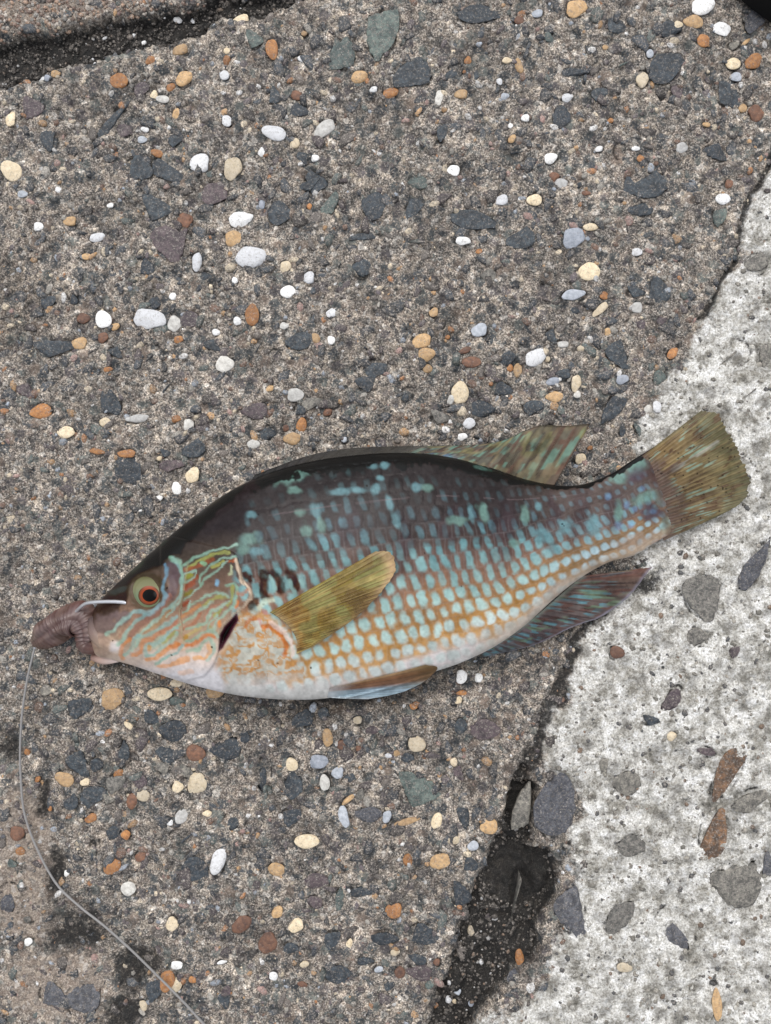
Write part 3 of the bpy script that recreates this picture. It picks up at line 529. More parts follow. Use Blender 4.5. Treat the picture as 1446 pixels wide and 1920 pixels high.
# ---- head
hb = sstep(446, 428, BX+fbm(BX, BY, 30, 2, 99)*4+np.maximum(0, (BY-1100))*.10-np.maximum(0, 1040-BY)*.3)
hbase = grad(BY+0*BX+fbm(BX, BY, 30, 2, 101)*5+(BX-300)*.10, [(1000, (50, 46, 47)), (1060, (74, 66, 60)), (1100, (104, 86, 76)), (1150, (130, 106, 90)), (1200, (164, 142, 120)), (1245, (204, 188, 178)), (1270, (208, 205, 208))])
C = over(C, hb, hbase)
crown = sstep(-4, 10, -(BY-(1040-(BX-345)*.02)))*sstep(470, 420, BX)
topd = sstep(8, -8, BY-np.interp(BX, [150, 195, 216, 236, 247, 262, 300, 340, 380, 420, 470], [1178, 1164, 1152, 1130, 1096, 1078, 1062, 1035, 985, 945, 905])+fbm(BX, BY, 16, 3, 103)*7)
C = over(C, sstep(355, 342, BX)*sstep(1052, 1040, BY)*.0, lin((60, 52, 56)))
C = over(C, topd*sstep(475, 430, BX), lin((17, 15, 13)))  # dark reflection on crown and snout, painted into the skin
C = over(C, blot(255, 1060, 30, 7, 42)*.5, lin((46, 66, 60))); C = over(C, blot(222, 1107, 22, 6, 18)*.55, lin((52, 72, 74))); C = over(C, blot(300, 1020, 24, 5, 40)*.4, lin((48, 66, 60)))
C = over(C, blot(195, 1172, 26, 20, 35, .4)*.9, lin((96, 84, 86))); C = over(C, blot(228, 1158, 16, 12, 25, .4)*.85, lin((92, 82, 86)))
C = over(C, blot(190, 1212, 24, 18, -25, .6)*.8, lin((150, 128, 116)))
C = over(C, blot(215, 1214, 11, 9, 0, .6)*.8, lin((208, 204, 206)))  # white highlight on the lip, painted in
er0 = np.hypot(BX-277, BY-1110); C = over(C, sstep(42, 33, er0)*.75, lin((58, 52, 38)))
Z1 = lambda s: [(160+float(a.split(',')[0])/7.23, 1030+float(a.split(',')[1])/7.23) for a in s.split()]
Z2 = lambda s: [(320+float(a.split(',')[0])/6.025, 1020+float(a.split(',')[1])/6.025) for a in s.split()]
HM = (BX < 570) & (BX > 160) & (BY > 1000)
hi = np.where(HM.ravel())[0]; hx = BX.ravel()[hi]; hy = BY.ravel()[hi]
hwx = fbm(hx, hy, 11, 2, 110)*1.9; hwy = fbm(hx, hy, 11, 2, 114)*1.9
Cf = C.reshape(-1, 3); hn = fbm(hx, hy, 16, 2, 116); hn2 = fbm(hx, hy, 8, 2, 118)
def stroke(pts, wd, col, al=.95, soft=.35, col2=None):
    d, rn = seg_dist(hx+hwx, hy+hwy, smooth_poly(pts, 5))
    wq = wd/2*.84*(1+.25*hn); m = sstep(wq*(1+soft)+.4, wq*(1-soft)-.4, d)*al*(.86+.14*hn2)
    cc = lin(col)[None] if col2 is None else lin(col)[None]*(1-rn[:, None])+lin(col2)[None]*rn[:, None]
    Cf[hi] = Cf[hi]*(1-m[:, None])+cc*m[:, None]
Bl, Mi, Or, Br, Ol = (102, 146, 174), (136, 184, 178), (188, 112, 54), (132, 92, 82), (142, 146, 86)
# dark grey-violet band behind the eye
stroke(Z1('1190,230 1210,360 1190,520 1140,640'), 24, (86, 74, 82), .9)
stroke(Z1('1140,640 1030,790 900,900 760,1010 660,1120 600,1210'), 12, Br, .85)
stroke(Z1('1190,800 1100,900 1000,990 880,1060 800,1110'), 10, (146, 120, 88), .9)
stroke(Z1('1230,960 1200,1010 1080,1080 960,1170 860,1220 760,1250 760,1350 700,1420 640,1430'), 10, (156, 100, 82), .9, col2=(196, 132, 84))
stroke(Z1('1090,1190 960,1290'), 16, (150, 176, 158), .8)
stroke(Z1('600,1225 540,1270 490,1330 485,1420 520,1480'), 10, Or, .95, col2=(200, 150, 116))
stroke(Z1('1250,1285 1130,1340 1030,1410 940,1470 860,1490'), 12, (186, 112, 46), .95, col2=(204, 144, 96))
stroke(Z1('1380,1480 1250,1530 1120,1580 1010,1585'), 14, (206, 150, 108), .9)
stroke(Z1('1330,1180 1290,1260 1330,1350'), 10, (200, 160, 130), .6)
stroke(Z1('760,900 680,930 600,1000 540,1080 470,1170'), 10, (150, 116, 98), .8)
stroke(Z1('1210,1140 1130,1200 1060,1250'), 9, Ol)
for p_, w_ in [('1080,210 1095,330 1062,450 1052,560 1090,640 1040,740 940,810 840,880 740,850 640,860 560,930 470,1010 390,1090 300,1150', 8.5), ('1195,130 1270,225 1312,350 1312,520 1270,640 1190,750 1090,840 990,930 880,1020 780,1100 720,1170', 7.5),
               ('820,890 700,980 620,1060 560,1130 500,1230 430,1290', 8), ('720,1170 660,1240 640,1310 590,1390 540,1420', 8), ('1240,900 1120,1000 1010,1080 900,1140 800,1170 740,1190 700,1290 650,1370', 7.5),
               ('1240,1060 1180,1080 1080,1180 1010,1260 960,1285 880,1275 820,1310 800,1370 850,1430 930,1420 1020,1350 1100,1290 1200,1225 1245,1140', 7), ('1310,1310 1250,1385 1150,1440 1050,1490 960,1550', 8), ('1230,780 1180,840 1100,920', 4)]:
    stroke(Z1(p_), w_, Bl if w_ > 8.2 else (118, 158, 158), .9, .5, col2=(140, 174, 158))
stroke(Z1('870,1325 872,1345'), 9, (190, 140, 70))
# gill cover
stroke(Z2('180,280 330,190 480,125 650,95'), 9, Ol); stroke(Z2('190,360 240,345'), 11, (128, 134, 52)); stroke(Z2('170,570 240,540'), 11, (110, 108, 40))
stroke(Z2('160,290 300,260 420,200 480,170'), 10, (140, 78, 52), .8); stroke(Z2('170,490 250,430 300,370'), 11, (134, 64, 40)); stroke(Z2('150,680 190,660'), 9, (124, 50, 28))
stroke(Z2('640,200 730,190'), 7, (150, 80, 50)); stroke(Z2('480,260 600,200'), 8, (150, 150, 84))
stroke(Z2('380,700 460,630 560,600 630,600'), 8, Ol); stroke(Z2('690,490 690,600 650,690'), 8, Ol); stroke(Z2('490,810 560,750'), 7, Ol); stroke(Z2('440,920 480,1000'), 6, Ol, .7)
stroke(Z2('130,820 220,770 330,700'), 7, (168, 118, 78)); stroke(Z2('150,950 250,920 300,850 330,780'), 7, (150, 96, 74)); stroke(Z2('380,880 420,800 450,740 580,690'), 7, (150, 108, 92)); stroke(Z2('180,1050 280,980 330,940'), 8, (168, 152, 96), .8)
stroke(Z2('165,1155 270,1135 340,1060 430,1020 510,1060'), 8, (192, 110, 54)); stroke(Z2('0,1155 90,1135'), 8, (186, 108, 44)); stroke(Z2('280,1290 380,1290 440,1220 430,1150'), 9, (206, 156, 110)); stroke(Z2('0,1380 120,1310 200,1290'), 12, (208, 158, 118), .85)
stroke(Z2('120,1460 240,1440'), 12, (212, 176, 152), .7); stroke(Z2('545,885 548,915'), 9, (206, 124, 58)); stroke(Z2('740,650 735,700'), 8, (196, 116, 66)); stroke(Z2('150,1060 175,1050'), 9, (164, 120, 36))
for p_, w_ in [('10,165 60,185 110,200', 8), ('140,240 260,160 400,105 560,60 700,20 745,0', 6), ('150,440 260,380 290,310 240,310 160,340', 4.5), ('330,470 350,370 430,270 520,200 600,165 740,150', 5), ('330,475 400,400 480,330 560,270 640,195', 5), ('150,620 240,570 310,490', 4.5),
               ('640,475 700,450 745,500 735,600 705,690 640,765 560,830 500,900 490,960', 6.5), ('200,700 300,650 400,590 500,555 600,565 645,600', 6), ('150,770 200,740 210,650', 4), ('150,880 260,820 330,745 430,690 480,655', 6), ('180,965 300,930 380,890 430,820 470,760 560,715 650,660', 6), ('420,990 430,900 480,850 520,800', 5),
               ('170,1095 260,1090 320,1010 420,985 510,1000 540,1060', 6.5), ('190,1215 320,1185 380,1095 440,1075 485,1150 475,1240 420,1320', 8), ('100,900 20,960', 6), ('100,200 130,330 135,480 110,640 20,720', 6)]:
    stroke(Z2(p_), w_, (120, 158, 138), .88, .5, col2=(146, 178, 164))
stroke(Z2('525,425 528,455'), 9, (120, 168, 196)); stroke(Z2('360,220 380,230'), 9, (124, 170, 136))
# preopercle seam, cream margin of the gill cover, gill slit
stroke(Z1('1390,170 1340,560 1300,780 1290,920 1310,1100 1330,1300'), 3.5, (150, 150, 120), .55)
stroke(Z1('1345,560 1315,780 1305,920 1325,1100'), 2.5, (70, 50, 36), .6)
stroke(Z2('745,180 775,310 830,450 915,560 880,650 790,735 680,840 600,930 560,1000'), 7, (198, 178, 156), .85)
stroke(Z2('690,260 680,330'), 9, (176, 184, 150), .8); stroke(Z2('760,560 820,560 860,530'), 10, (160, 100, 72), .8)
stroke(Z2('830,340 880,380 915,400'), 9, (96, 54, 34), .85)
# shade of the shoulder fold painted as dark brown bars, chest scribble
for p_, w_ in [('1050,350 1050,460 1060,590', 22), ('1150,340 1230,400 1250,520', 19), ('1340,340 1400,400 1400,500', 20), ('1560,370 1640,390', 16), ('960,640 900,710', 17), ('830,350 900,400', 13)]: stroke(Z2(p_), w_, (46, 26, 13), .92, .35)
for p_ in ['1130,380 1180,520', '1340,420 1400,560', '1480,420 1530,480']: stroke(Z2(p_), 9, (132, 164, 160), .8)
cb = sstep(14, -6, sdf(hx+hwx, hy+hwy, Z2('760,820 1020,780 1300,960 1340,1260 1500,1400 1500,1500 700,1560 540,1400 560,1240 700,1060')))
sc_ = fbm(hx*.7+hwx*2.5, hy*1.3+hwy*2.5, 16, 2, 120, .35)-.55
cc = np.where((np.abs(sc_) < .26)[:, None]*1.0 > 0, lin((190, 124, 52))[None], lin((192, 196, 198))[None])
k_ = (sstep(.62, .2, np.abs(sc_+.55))*sstep(-.9, -.35, fbm(hx, hy, 17, 2, 126))+.8*sstep(.55, .9, sc_+.55))[:, None].clip(0, 1); cc = lin((172, 172, 162))*(1-k_*.85)+lin((172, 118, 52))*k_*.85
cc = cc*(1-.0)+0
fadeb = sstep(1285, 1255, hy)[:, None]; cc = cc*fadeb+lin((194, 192, 188))*(1-fadeb)
Cf[hi] = Cf[hi]*(1-cb[:, None]*.9)+cc*cb[:, None]*.9
stroke(Z2('860,930 880,860 960,840'), 8, (166, 96, 52), .8); stroke(Z2('1000,860 1010,890'), 10, (176, 130, 126), .8)
stroke(Z2('1040,925 1180,960 1270,1060 1310,1160 1280,1260'), 10, (172, 96, 40), .9); stroke(Z2('1130,890 1290,1010 1370,1130 1380,1270'), 9, (206, 186, 176), .8)
stroke(Z2('1000,720 1060,660 1150,640'), 12, (180, 190, 170), .8); stroke(Z2('1055,762 1075,768'), 9, (150, 96, 84), .8); stroke(Z2('1058,680 1062,682'), 3.5, (30, 26, 24))
sl = Z2('752,770 690,840 605,930 556,1020 537,1225 590,1180 660,1060 720,950 770,860')
sd = sdf(hx, hy, sl); m_ = sstep(1.5, -1.5, sd); m_full = np.zeros(BX.size); m_full[hi] = m_; m_full = m_full.reshape(BX.shape); rr_ = sstep(-1, -9, sd)
Cf[hi] = Cf[hi]*(1-m_[:, None])+(lin((86, 58, 66))*(1-rr_[:, None])+lin((30, 16, 22))*rr_[:, None])*m_[:, None]
C = Cf.reshape(NU, len(th), 3)
C = over(C, hb*sstep(1235, 1215, BY)*(1-m_full)*.22, hbase*.92)
C = over(C, sstep(sarc[-1]-44, sarc[-1]-10, SA+fbm(BX, BY, 20, 3, 128)*14)*.8, grad(LV, [(0, (78, 62, 60)), (.6, (84, 67, 62)), (1, (94, 74, 62))]))
# fine grain over all
onb0 = sstep(440, 480, BX)
C = C*(1+.11*fbm(BX, BY, 5, 2, 130)+.09*fbm(BX, BY, 18, 2, 134)+onb0*.22*(h2(qi, ri, 6)-.5))[..., None]
C = over(C, (h2(np.floor(BX/3), np.floor(BY/3), 5) > .9993)*.8, lin((30, 24, 22)))
wet = np.clip(C*1.02-.02, .004, .9)
# ---- relief (mm)
rel = np.zeros(BX.shape)
onb = sstep(440, 480, BX)
rel += onb*(.05*sstep(.6, .35, np.hypot(dq*.8+.1, dr))+.06*dq)*(1-.4*tailw)*(1+1.2*sstep(.2, .05, LV))
rel -= onb*.018*sstep(.40, .5, np.maximum(np.abs(dr), np.abs(dq)*.9))
fl = smooth_poly(Z2('640,60 745,130 790,300 830,450 930,560 870,650 780,740 680,830 600,930 560,1000 540,1230 480,1380 380,1500'), 4)
flp = [(300, 1000)]+[tuple(q) for q in fl]+[(300, 1290)]
fd = np.full(BX.shape, 50.0); mm = (BX > 280) & (BX < 520) & (BY > 1000); fd[mm] = sdf(BX[mm], BY[mm], flp)
rel += .75*sstep(1.5, -3, fd)*sstep(-75, -6, fd)
def dip(pts, wd, amt):
    d, _ = seg_dist(hx, hy, smooth_poly(pts, 4)); q = np.zeros(BX.size); q[hi] = amt*np.exp(-(d/wd)**2); return q.reshape(BX.shape)
rel += dip(Z1('1390,170 1345,560 1305,780 1295,920 1315,1100 1335,1300'), 3.5, -.28)
rel += dip(Z1('1300,560 1255,780 1245,920 1265,1100'), 10, .15)
q = np.zeros(BX.size); q[hi] = -2.0*sstep(0, -8, sd); rel += q.reshape(BX.shape)
rel += dip(Z2('1040,925 1180,960 1270,1060 1310,1160 1280,1260'), 5, -.35)+dip(Z2('1130,890 1290,1010 1370,1130 1380,1270'), 6, .35)
rel += dip(Z1('590,780 620,830 460,860'), 3, -.25)+dip(Z1('80,1130 300,1150 420,1240'), 4, -.35)+dip(Z1('130,1250 300,1330 420,1400'), 9, .5)
er = np.hypot(BX-277, BY-1110); rel += 1.1*sstep(58, 36, er)-1.0*sstep(38, 26, er)
rel += dip([(250, 1138), (252, 1141)], 5, -.6)
rel *= top*sstep(0, .35, Zp)[None]
BZ2 = BZ+rel+onb*top*fbm(BX, BY, 60, 2, 140)*.12
body_v = W3(BX.ravel(), BY.ravel(), BZ2.ravel()*1e-3)
F_b = grid_faces(NU, len(th), wrap=True)
n0 = len(body_v); c0 = body_v[:len(th)].mean(0); c1 = body_v[-len(th):].mean(0)
body_v = np.vstack([body_v, c0, c1]); cv = np.vstack([wet.reshape(-1, 3), wet[0].mean(0), wet[-1].mean(0)])
ar_ = np.arange(len(th)); nx = (ar_+1) % len(th); b2 = (NU-1)*len(th)
caps = np.vstack([np.stack([np.full(len(th), n0), ar_, nx, nx], -1), np.stack([np.full(len(th), n0+1), b2+nx, b2+ar_, b2+ar_], -1)])

fish = empty('fish', tuple(W3(np.array(700.), np.array(1080.), np.array(0.0))))
tag(fish, 'wet wrasse with blue spots and orange belly lying on the concrete', 'fish')
def fpart(name, v, f, mat, par=None, **kw):
    base = np.array(fish.location)
    o = mesh_obj(name, np.asarray(v)-base, f, mat, par or fish, **kw); return o
def skin_mat(name, rough, coat, crough, bump_s=2.2, bs=.25, trans=0, spec=.13):
    m = NT(name); p = m.pos(); m.l(m.attr('Col', True), m.p.inputs['Base Color'])
    m.p.inputs['Roughness'].default_value = rough; m.p.inputs['Coat Weight'].default_value = coat; m.p.inputs['Coat Roughness'].default_value = crough; m.p.inputs['Specular IOR Level'].default_value = spec
    m.bump(m.noise(p, bump_s, 3, .6), bs, .0001)
    if trans:
        t = m.n('BsdfTransparent'); mx = m.n('MixShader'); mx.inputs[0].default_value = trans
        m.l(m.p.outputs[0], mx.inputs[1]); m.l(t.outputs[0], mx.inputs[2]); m.l(mx.outputs[0], m.out.inputs['Surface'])
    return m.m
SKIN = skin_mat('wet_skin', .34, .11, .06, bs=.5); FIN = skin_mat('fin_membrane', .45, .12, .2, trans=.16); FINT = skin_mat('thin_fin', .45, .12, .2, trans=.24)
EYE = skin_mat('wet_eye', .2, .06, .03, bs=0, spec=.06)
# quads only for the tube, triangles for caps are joined as a second poly set: use triangulated list
quads = F_b; tri = np.vstack([quads[:, [0, 1, 2]], quads[:, [0, 2, 3]], caps[:, :3]])
body = fpart('body', body_v, tri[:, ::-1], SKIN, attrs=dict(Col=cv))
# height map of the body for things that lie on it
ZM = np.zeros((760, 1000)); tm = np.broadcast_to(Zp[None] >= 0, BX.shape)
np.maximum.at(ZM, (np.clip(BX[tm]/2, 0, 759).astype(int), np.clip(BY[tm]/2, 0, 999).astype(int)), BZ2[tm])
for _ in range(3):
    Z2_ = ZM.copy()
    for a, b in ((1, 0), (-1, 0), (0, 1), (0, -1)): Z2_ = np.maximum(Z2_, np.where(ZM == 0, np.roll(ZM, (a, b), (0, 1)), 0))
    ZM = Z2_
zbody = lambda px, py: ZM[np.clip(np.asarray(px)/2, 0, 759).astype(int), np.clip(np.asarray(py)/2, 0, 999).astype(int)]

# ---- fins: base curve -> tip curve, rays as ridges
def fin(name, base, tip, nr, zfun, paint, mat=FIN, nu=110, per=9, thick=.34, ragged=3.0, seed=1, bend=0.0):
    r = np.random.default_rng(seed); nv = nr*per+1
    v = np.linspace(0, 1, nv); u = np.linspace(0, 1, nu)
    b = plin(base, v); t = plin(tip, v)
    ray = v*nr; fr = np.abs(ray-np.round(ray))*2            # 0 on a ray, 1 between
    rag = 1-ragged/130*(fr**2)*.3-ragged/130*.8*np.interp(ray, np.arange(nr+2), r.random(nr+2))
    U = u[:, None]*rag[None]
    X = b[None, :, 0]*(1-U)+t[None, :, 0]*U; Y = b[None, :, 1]*(1-U)+t[None, :, 1]*U
    nxv = np.stack([-(t-b)[:, 1], (t-b)[:, 0]], -1); X = X+nxv[None, :, 0]*bend*(U*(1-U)); Y = Y+nxv[None, :, 1]*bend*(U*(1-U))
    UU = np.repeat(u[:, None], nv, 1); VV = np.repeat(v[None], nu, 0); FR = np.repeat(fr[None], nu, 0); RI = np.repeat(ray[None], nu, 0)+.35*np.sin(UU*5)[...]*0
    Z = zfun(X, Y, UU, VV)
    branch = np.where(UU > .45, np.abs(np.abs(ray*2-np.round(ray*2))*2)[None], FR)
    ridge = (.09*(1-FR)**2*(1-.6*UU)+.04*sstep(.45, .7, UU)*(1-branch)**2)
    col = paint(X, Y, UU, VV, FR, RI)
    col = col*(1+.12*fbm(X, Y, 6, 2, 150+seed)+.22*fbm(X, Y, 28, 2, 155+seed))[..., None]; col = col*.86+.14*col.mean(-1, keepdims=True)
    col = np.clip(col*.80-.012, .004, .9)
    tk = thick*(1-.7*UU)
    top_ = W3(X.ravel(), Y.ravel(), (Z+ridge).ravel()*1e-3); bot = W3(X.ravel(), Y.ravel(), (Z-tk).ravel()*1e-3)
    f = grid_faces(nu, nv); n = nu*nv; f2 = f[:, ::-1]+n
    idx = np.arange(n).reshape(nu, nv); loop = np.r_[idx[0], idx[1:, -1], idx[-1, -2::-1], idx[-2:0:-1, 0]]; l2 = np.roll(loop, -1)
    side = np.stack([loop, l2, l2+n, loop+n], -1)
    return fpart(name, np.vstack([top_, bot]), np.vstack([f, f2, side]), mat, attrs=dict(Col=np.vstack([col.reshape(-1, 3)]*2)))
def flecks(UU, RI, n, seed, dens):
    return sstep(1-dens-.10, 1-dens+.06, vnoise(VF(RI)*1.15+seed*3.7, UU*n+seed*11.3+vnoise(VF(RI)*3, UU*2, seed+40)*1.2, 200+seed)*1.1)
def VF(R_): return R_
def streak(V, U, f, k, seed): return vnoise(V*f, U*k+seed, 230+seed)
def paint_tail(X, Y, U, V, FR, RI):
    c = grad(U, [(0, (92, 72, 72)), (.10, (116, 84, 68)), (.25, (140, 114, 72)), (.6, (132, 116, 78)), (.85, (116, 112, 76)), (1, (104, 104, 72))])
    c = over(c, sstep(.45, .75, V)*sstep(.75, .35, U)*.6, lin((118, 94, 80))); c = over(c, sstep(.0, .3, .35-V)*sstep(.05, .3, U)*sstep(.8, .4, U)*.5, lin((164, 130, 70)))
    c = over(c, sstep(.35, .0, FR)*.3, lin((98, 70, 50))); c = over(c, sstep(.45, .75, streak(V, U, 75, 5, 1))*.4, lin((170, 148, 92))); c = over(c, sstep(.5, .8, streak(V, U, 95, 4, 2))*.5, lin((84, 62, 46)))
    c = over(c, flecks(U, RI, 9, 11, .22)*sstep(.3, .55, FR)*sstep(.95, .6, U)*.8, lin((142, 178, 160)))
    c = over(c, flecks(U, RI, 12, 12, .12)*.7, lin((92, 58, 44)))
    wl, _ = seg_dist(X, Y, [(1262, 882), (1300, 858), (1345, 828)]); c = over(c, sstep(6, 1, wl)*sstep(.25, .6, streak(V, U, 60, 6, 3))*.8, lin((176, 176, 164)))
    ed = np.maximum(sstep(.04, .0, V), sstep(.96, 1, V)); c = over(c, ed*.6, lin((92, 92, 60)))
    c = over(c, sstep(.50, .20, U+fbm(X, Y, 16, 2, 160)*.08+streak(V, U, 60, 3, 12)*.2)*.85, lin((98, 78, 76)))
    c = over(c, sstep(.75, 1, U)*sstep(.55, .8, V)*.4, lin((86, 96, 76)))
    c = over(c, np.full(U.shape, .28), lin((112, 98, 76)))
    c = over(c, (h2(np.floor(X/3.2), np.floor(Y/3.2), 6) > .985)*.7, lin((46, 36, 28)))
    return c
fin('caudal_fin', [(1190, 866), (1216, 905), (1236, 955), (1244, 1014)], [(1316, 769), (1347, 772), (1366, 806), (1386, 836), (1399, 866), (1408, 892), (1406, 924), (1390, 945), (1352, 966)], 30,
    lambda X, Y, U, V: 3.5*(1-U)**2+2.4*(1-(1-U)**2)+.35*np.sin(V*9)*U+fbm(X, Y, 60, 2, 170)*.3, paint_tail, ragged=7, seed=3)
def paint_dorsal(X, Y, U, V, FR, RI):
    c = grad(V, [(0, (34, 30, 27)), (.42, (52, 48, 42)), (.55, (84, 84, 80)), (.68, (100, 98, 90)), (.85, (108, 102, 84)), (1, (108, 92, 78))])
    sm = sstep(.45, .6, V)
    c = over(c, sm*sstep(.4, .1, FR)*.5, lin((66, 54, 48))); c = over(c, sm*flecks(U, RI, 4.5, 21, .45)*sstep(.2, .5, FR)*.75, lin((110, 152, 134)))
    c = over(c, sm*flecks(U, RI, 6, 22, .25)*.7, lin((110, 80, 66))); c = over(c, sm*flecks(U, RI, 5, 23, .16)*sstep(.3, .5, U)*.6, lin((138, 134, 82)))
    c = over(c, sstep(.5, .6, V)*sstep(.72, .6, V)*sstep(.4, .2, U)*.6*sstep(.45, .6, streak(V, U, 40, 3, 4)), lin((84, 132, 168)))
    c = over(c, sm*sstep(.5, .8, streak(V, U, 110, 3, 5))*.6, lin((70, 58, 50))); c = over(c, sm*sstep(.55, .8, streak(V, U, 90, 4, 6))*.4, lin((150, 140, 104)))
    c = over(c, sstep(.06, .0, 1-U)*.7, lin((40, 34, 24)))
    return c
def zdor(X, Y, U, V):
    zz = np.interp(X, Dp[:, 0], zb+hh); return zz*(1-.30*U*sstep(.4, .8, V))+.3-.6*U
fin('dorsal_fin', [(470, 903), (560, 873), (640, 859), (740, 853), (840, 860), (890, 870), (930, 880), (965, 893), (1005, 904), (1040, 910)],
    [(478, 890), (575, 855), (660, 840), (770, 836), (880, 834), (940, 826), (985, 806), (1012, 797), (1062, 797), (1108, 793)], 26, zdor, paint_dorsal, ragged=3, seed=4, per=8)
def paint_anal(X, Y, U, V, FR, RI):
    c = grad(V, [(0, (120, 98, 86)), (.3, (108, 96, 92)), (.7, (104, 92, 96)), (1, (120, 136, 142))])
    c = over(c, sstep(.4, .1, FR)*.45, lin((74, 58, 56)))
    c = over(c, flecks(U, RI, 5, 31, .42)*sstep(.25, .5, FR)*sstep(.95, .7, U)*.8, lin((92, 146, 158))); c = over(c, flecks(U, RI, 6, 32, .2)*.7, lin((108, 76, 68)))
    c = over(c, flecks(U, RI, 5, 33, .1)*.6, lin((112, 142, 112))); c = over(c, sstep(.1, .02, V)*.5, lin((138, 92, 78)))
    c = over(c, sstep(.5, .8, streak(V, U, 80, 3, 7))*.55, lin((66, 52, 52))); c = over(c, sstep(.92, 1, U)*.6, lin((150, 150, 168))); c = over(c, sstep(.12, .0, U)*.5, lin((150, 164, 150)))
    return c
zan = lambda X, Y, U, V: np.interp(X, Vp[:, 0], zb+hh*.75)*(1-U)*.9+(1-V*.3)*2.4*U+.6
fin('anal_fin', [(1092, 1080), (1050, 1116), (1004, 1156), (955, 1194), (900, 1226)], [(1226, 1063), (1212, 1080), (1190, 1108), (1160, 1136), (1120, 1160), (1070, 1178), (1004, 1209), (908, 1232)], 20, zan, paint_anal, ragged=4, seed=5)
def paint_pec(X, Y, U, V, FR, RI):
    c = grad(U, [(0, (188, 160, 112)), (.07, (170, 128, 58)), (.3, (146, 118, 50)), (.7, (148, 130, 58)), (1, (176, 146, 96))])
    bl_ = fbm(X, Y, 34, 2, 180); c = over(c, sstep(.1, .6, bl_)*.6, lin((152, 158, 92))); c = over(c, sstep(-.1, -.6, bl_)*.55, lin((112, 82, 54)))
    c = over(c, sstep(.4, .05, FR)*sstep(.03, .1, U)*.6, lin((104, 66, 28))); c = over(c, sstep(.5, .8, streak(V, U, 60, 3, 8))*.5, lin((198, 172, 100))); c = over(c, sstep(.5, .8, streak(V, U, 70, 4, 9))*.45, lin((98, 72, 38)))
    c = over(c, sstep(.06, 0, V)*.5, lin((182, 150, 52))); c = over(c, sstep(.94, 1, V)*.6, lin((186, 164, 92)))
    c = over(c, sstep(.88, .97, U)*sstep(.5, .3, V)*.6, lin((204, 168, 124)))
    return c
zpec = lambda X, Y, U, V: zbody(X, Y)*0+np.maximum.reduce([zbody(X, Y), zbody(X+8, Y), zbody(X-8, Y), zbody(X, Y+8), zbody(X, Y-8)])+.45+1.6*np.sin(np.pi*np.clip(U*.75, 0, 1))*(.6+.4*np.sin(np.pi*V))
def smooth_z(zf):
    def g_(X, Y, U, V):
        Z = zf(X, Y, U, V)
        for _ in range(14):
            Zq = np.pad(Z, 1, mode='edge'); Z = (Zq[:-2, 1:-1]+Zq[2:, 1:-1]+Zq[1:-1, :-2]+Zq[1:-1, 2:]+2*Z)/6
        return Z
    return g_
fin('pectoral_fin', [(506, 1148), (528, 1162), (546, 1180), (557, 1203), (556, 1226)], [(707, 1032), (733, 1034), (747, 1056), (741, 1078), (712, 1115), (676, 1152), (628, 1186), (584, 1214)], 22, smooth_z(zpec), paint_pec, FINT, ragged=4, seed=6)
def paint_pel(X, Y, U, V, FR, RI):
    c = grad(V, [(0, (196, 158, 112)), (.15, (150, 104, 70)), (.32, (166, 120, 92)), (.42, (170, 196, 212)), (.8, (180, 208, 222)), (1, (206, 216, 222))])
    c = over(c, sstep(.4, .05, FR)*.35, lin((90, 70, 60))); c = over(c, sstep(.3, 0, U)*.7, lin((204, 206, 208))); c = over(c, sstep(.6, 1, U)*(V < .5)*.5, lin((112, 100, 62)))
    return c
def zpel(X, Y, U, V):
    zm = np.interp(X, Vp[:, 0], zb+hh); zz = zbody(X, Y); return np.maximum(np.where(zz > 0, zz, zm*(1-.25*V)), zm*(1-.25*V))+.45
fin('pelvic_fin', [(618, 1290), (616, 1299), (614, 1308)], [(800, 1246), (824, 1250), (816, 1262), (787, 1284), (744, 1301), (690, 1311)], 10, smooth_z(zpel), paint_pel, ragged=3, seed=7, bend=.03)

# ---- eye
em = (np.hypot(BX-277, BY-1110) < 44) & tm & (np.hypot(BX-277, BY-1110) > 24)
EA = np.linalg.lstsq(np.c_[BX[em]-277, BY[em]-1110, np.ones(em.sum())], BZ[em], rcond=None)[0]
def eyez(X, Y):
    r = np.hypot((X-277)/31, (Y-1110)/32); return -.2+2.2*(np.sqrt(np.clip(1-r**2*.92, 0, 1))-.283)+.8*(EA[0]*(X-277)+EA[1]*(Y-1110))+EA[2]
def dome(cx, cy, rx, ry, lift, colf, nr=26, na=72):
    rr = np.linspace(0, 1, nr)[:, None]; aa = np.linspace(0, 2*np.pi, na, endpoint=False)[None]
    X = cx+rx*rr*np.cos(aa); Y = cy+ry*rr*np.sin(aa); Z = eyez(X, Y)+lift*np.sqrt(np.clip(1.02-rr**2, 0, 1))
    return W3(X.ravel(), Y.ravel(), Z.ravel()*1e-3), grid_faces(nr, na, wrap=True), np.clip(colf(X, Y, rr+0*aa, aa+0*rr).reshape(-1, 3), .003, .9)
def c_ball(X, Y, r, a):
    c = grad(Y, [(1078, (70, 66, 40)), (1088, (106, 106, 78)), (1102, (118, 118, 90)), (1120, (102, 118, 94)), (1140, (104, 114, 86))])
    c = over(c, sstep(.86, 1, r)*.7, lin((66, 60, 36))); return over(c, sstep(.5, .0, np.abs(r-.78)*6)*.35, lin((96, 96, 66)))
v, f, c = dome(277, 1110, 31, 32, 0, c_ball); eye = fpart('eye', v, f[:, ::-1], EYE, attrs=dict(Col=c))
def c_iris(X, Y, r, a):
    c = grad(r, [(0, (180, 70, 30)), (.72, (132, 58, 30)), (.85, (118, 64, 42)), (1, (70, 48, 36))])
    return over(c, sstep(1108, 1096, Y)*.6, lin((176, 108, 92)))
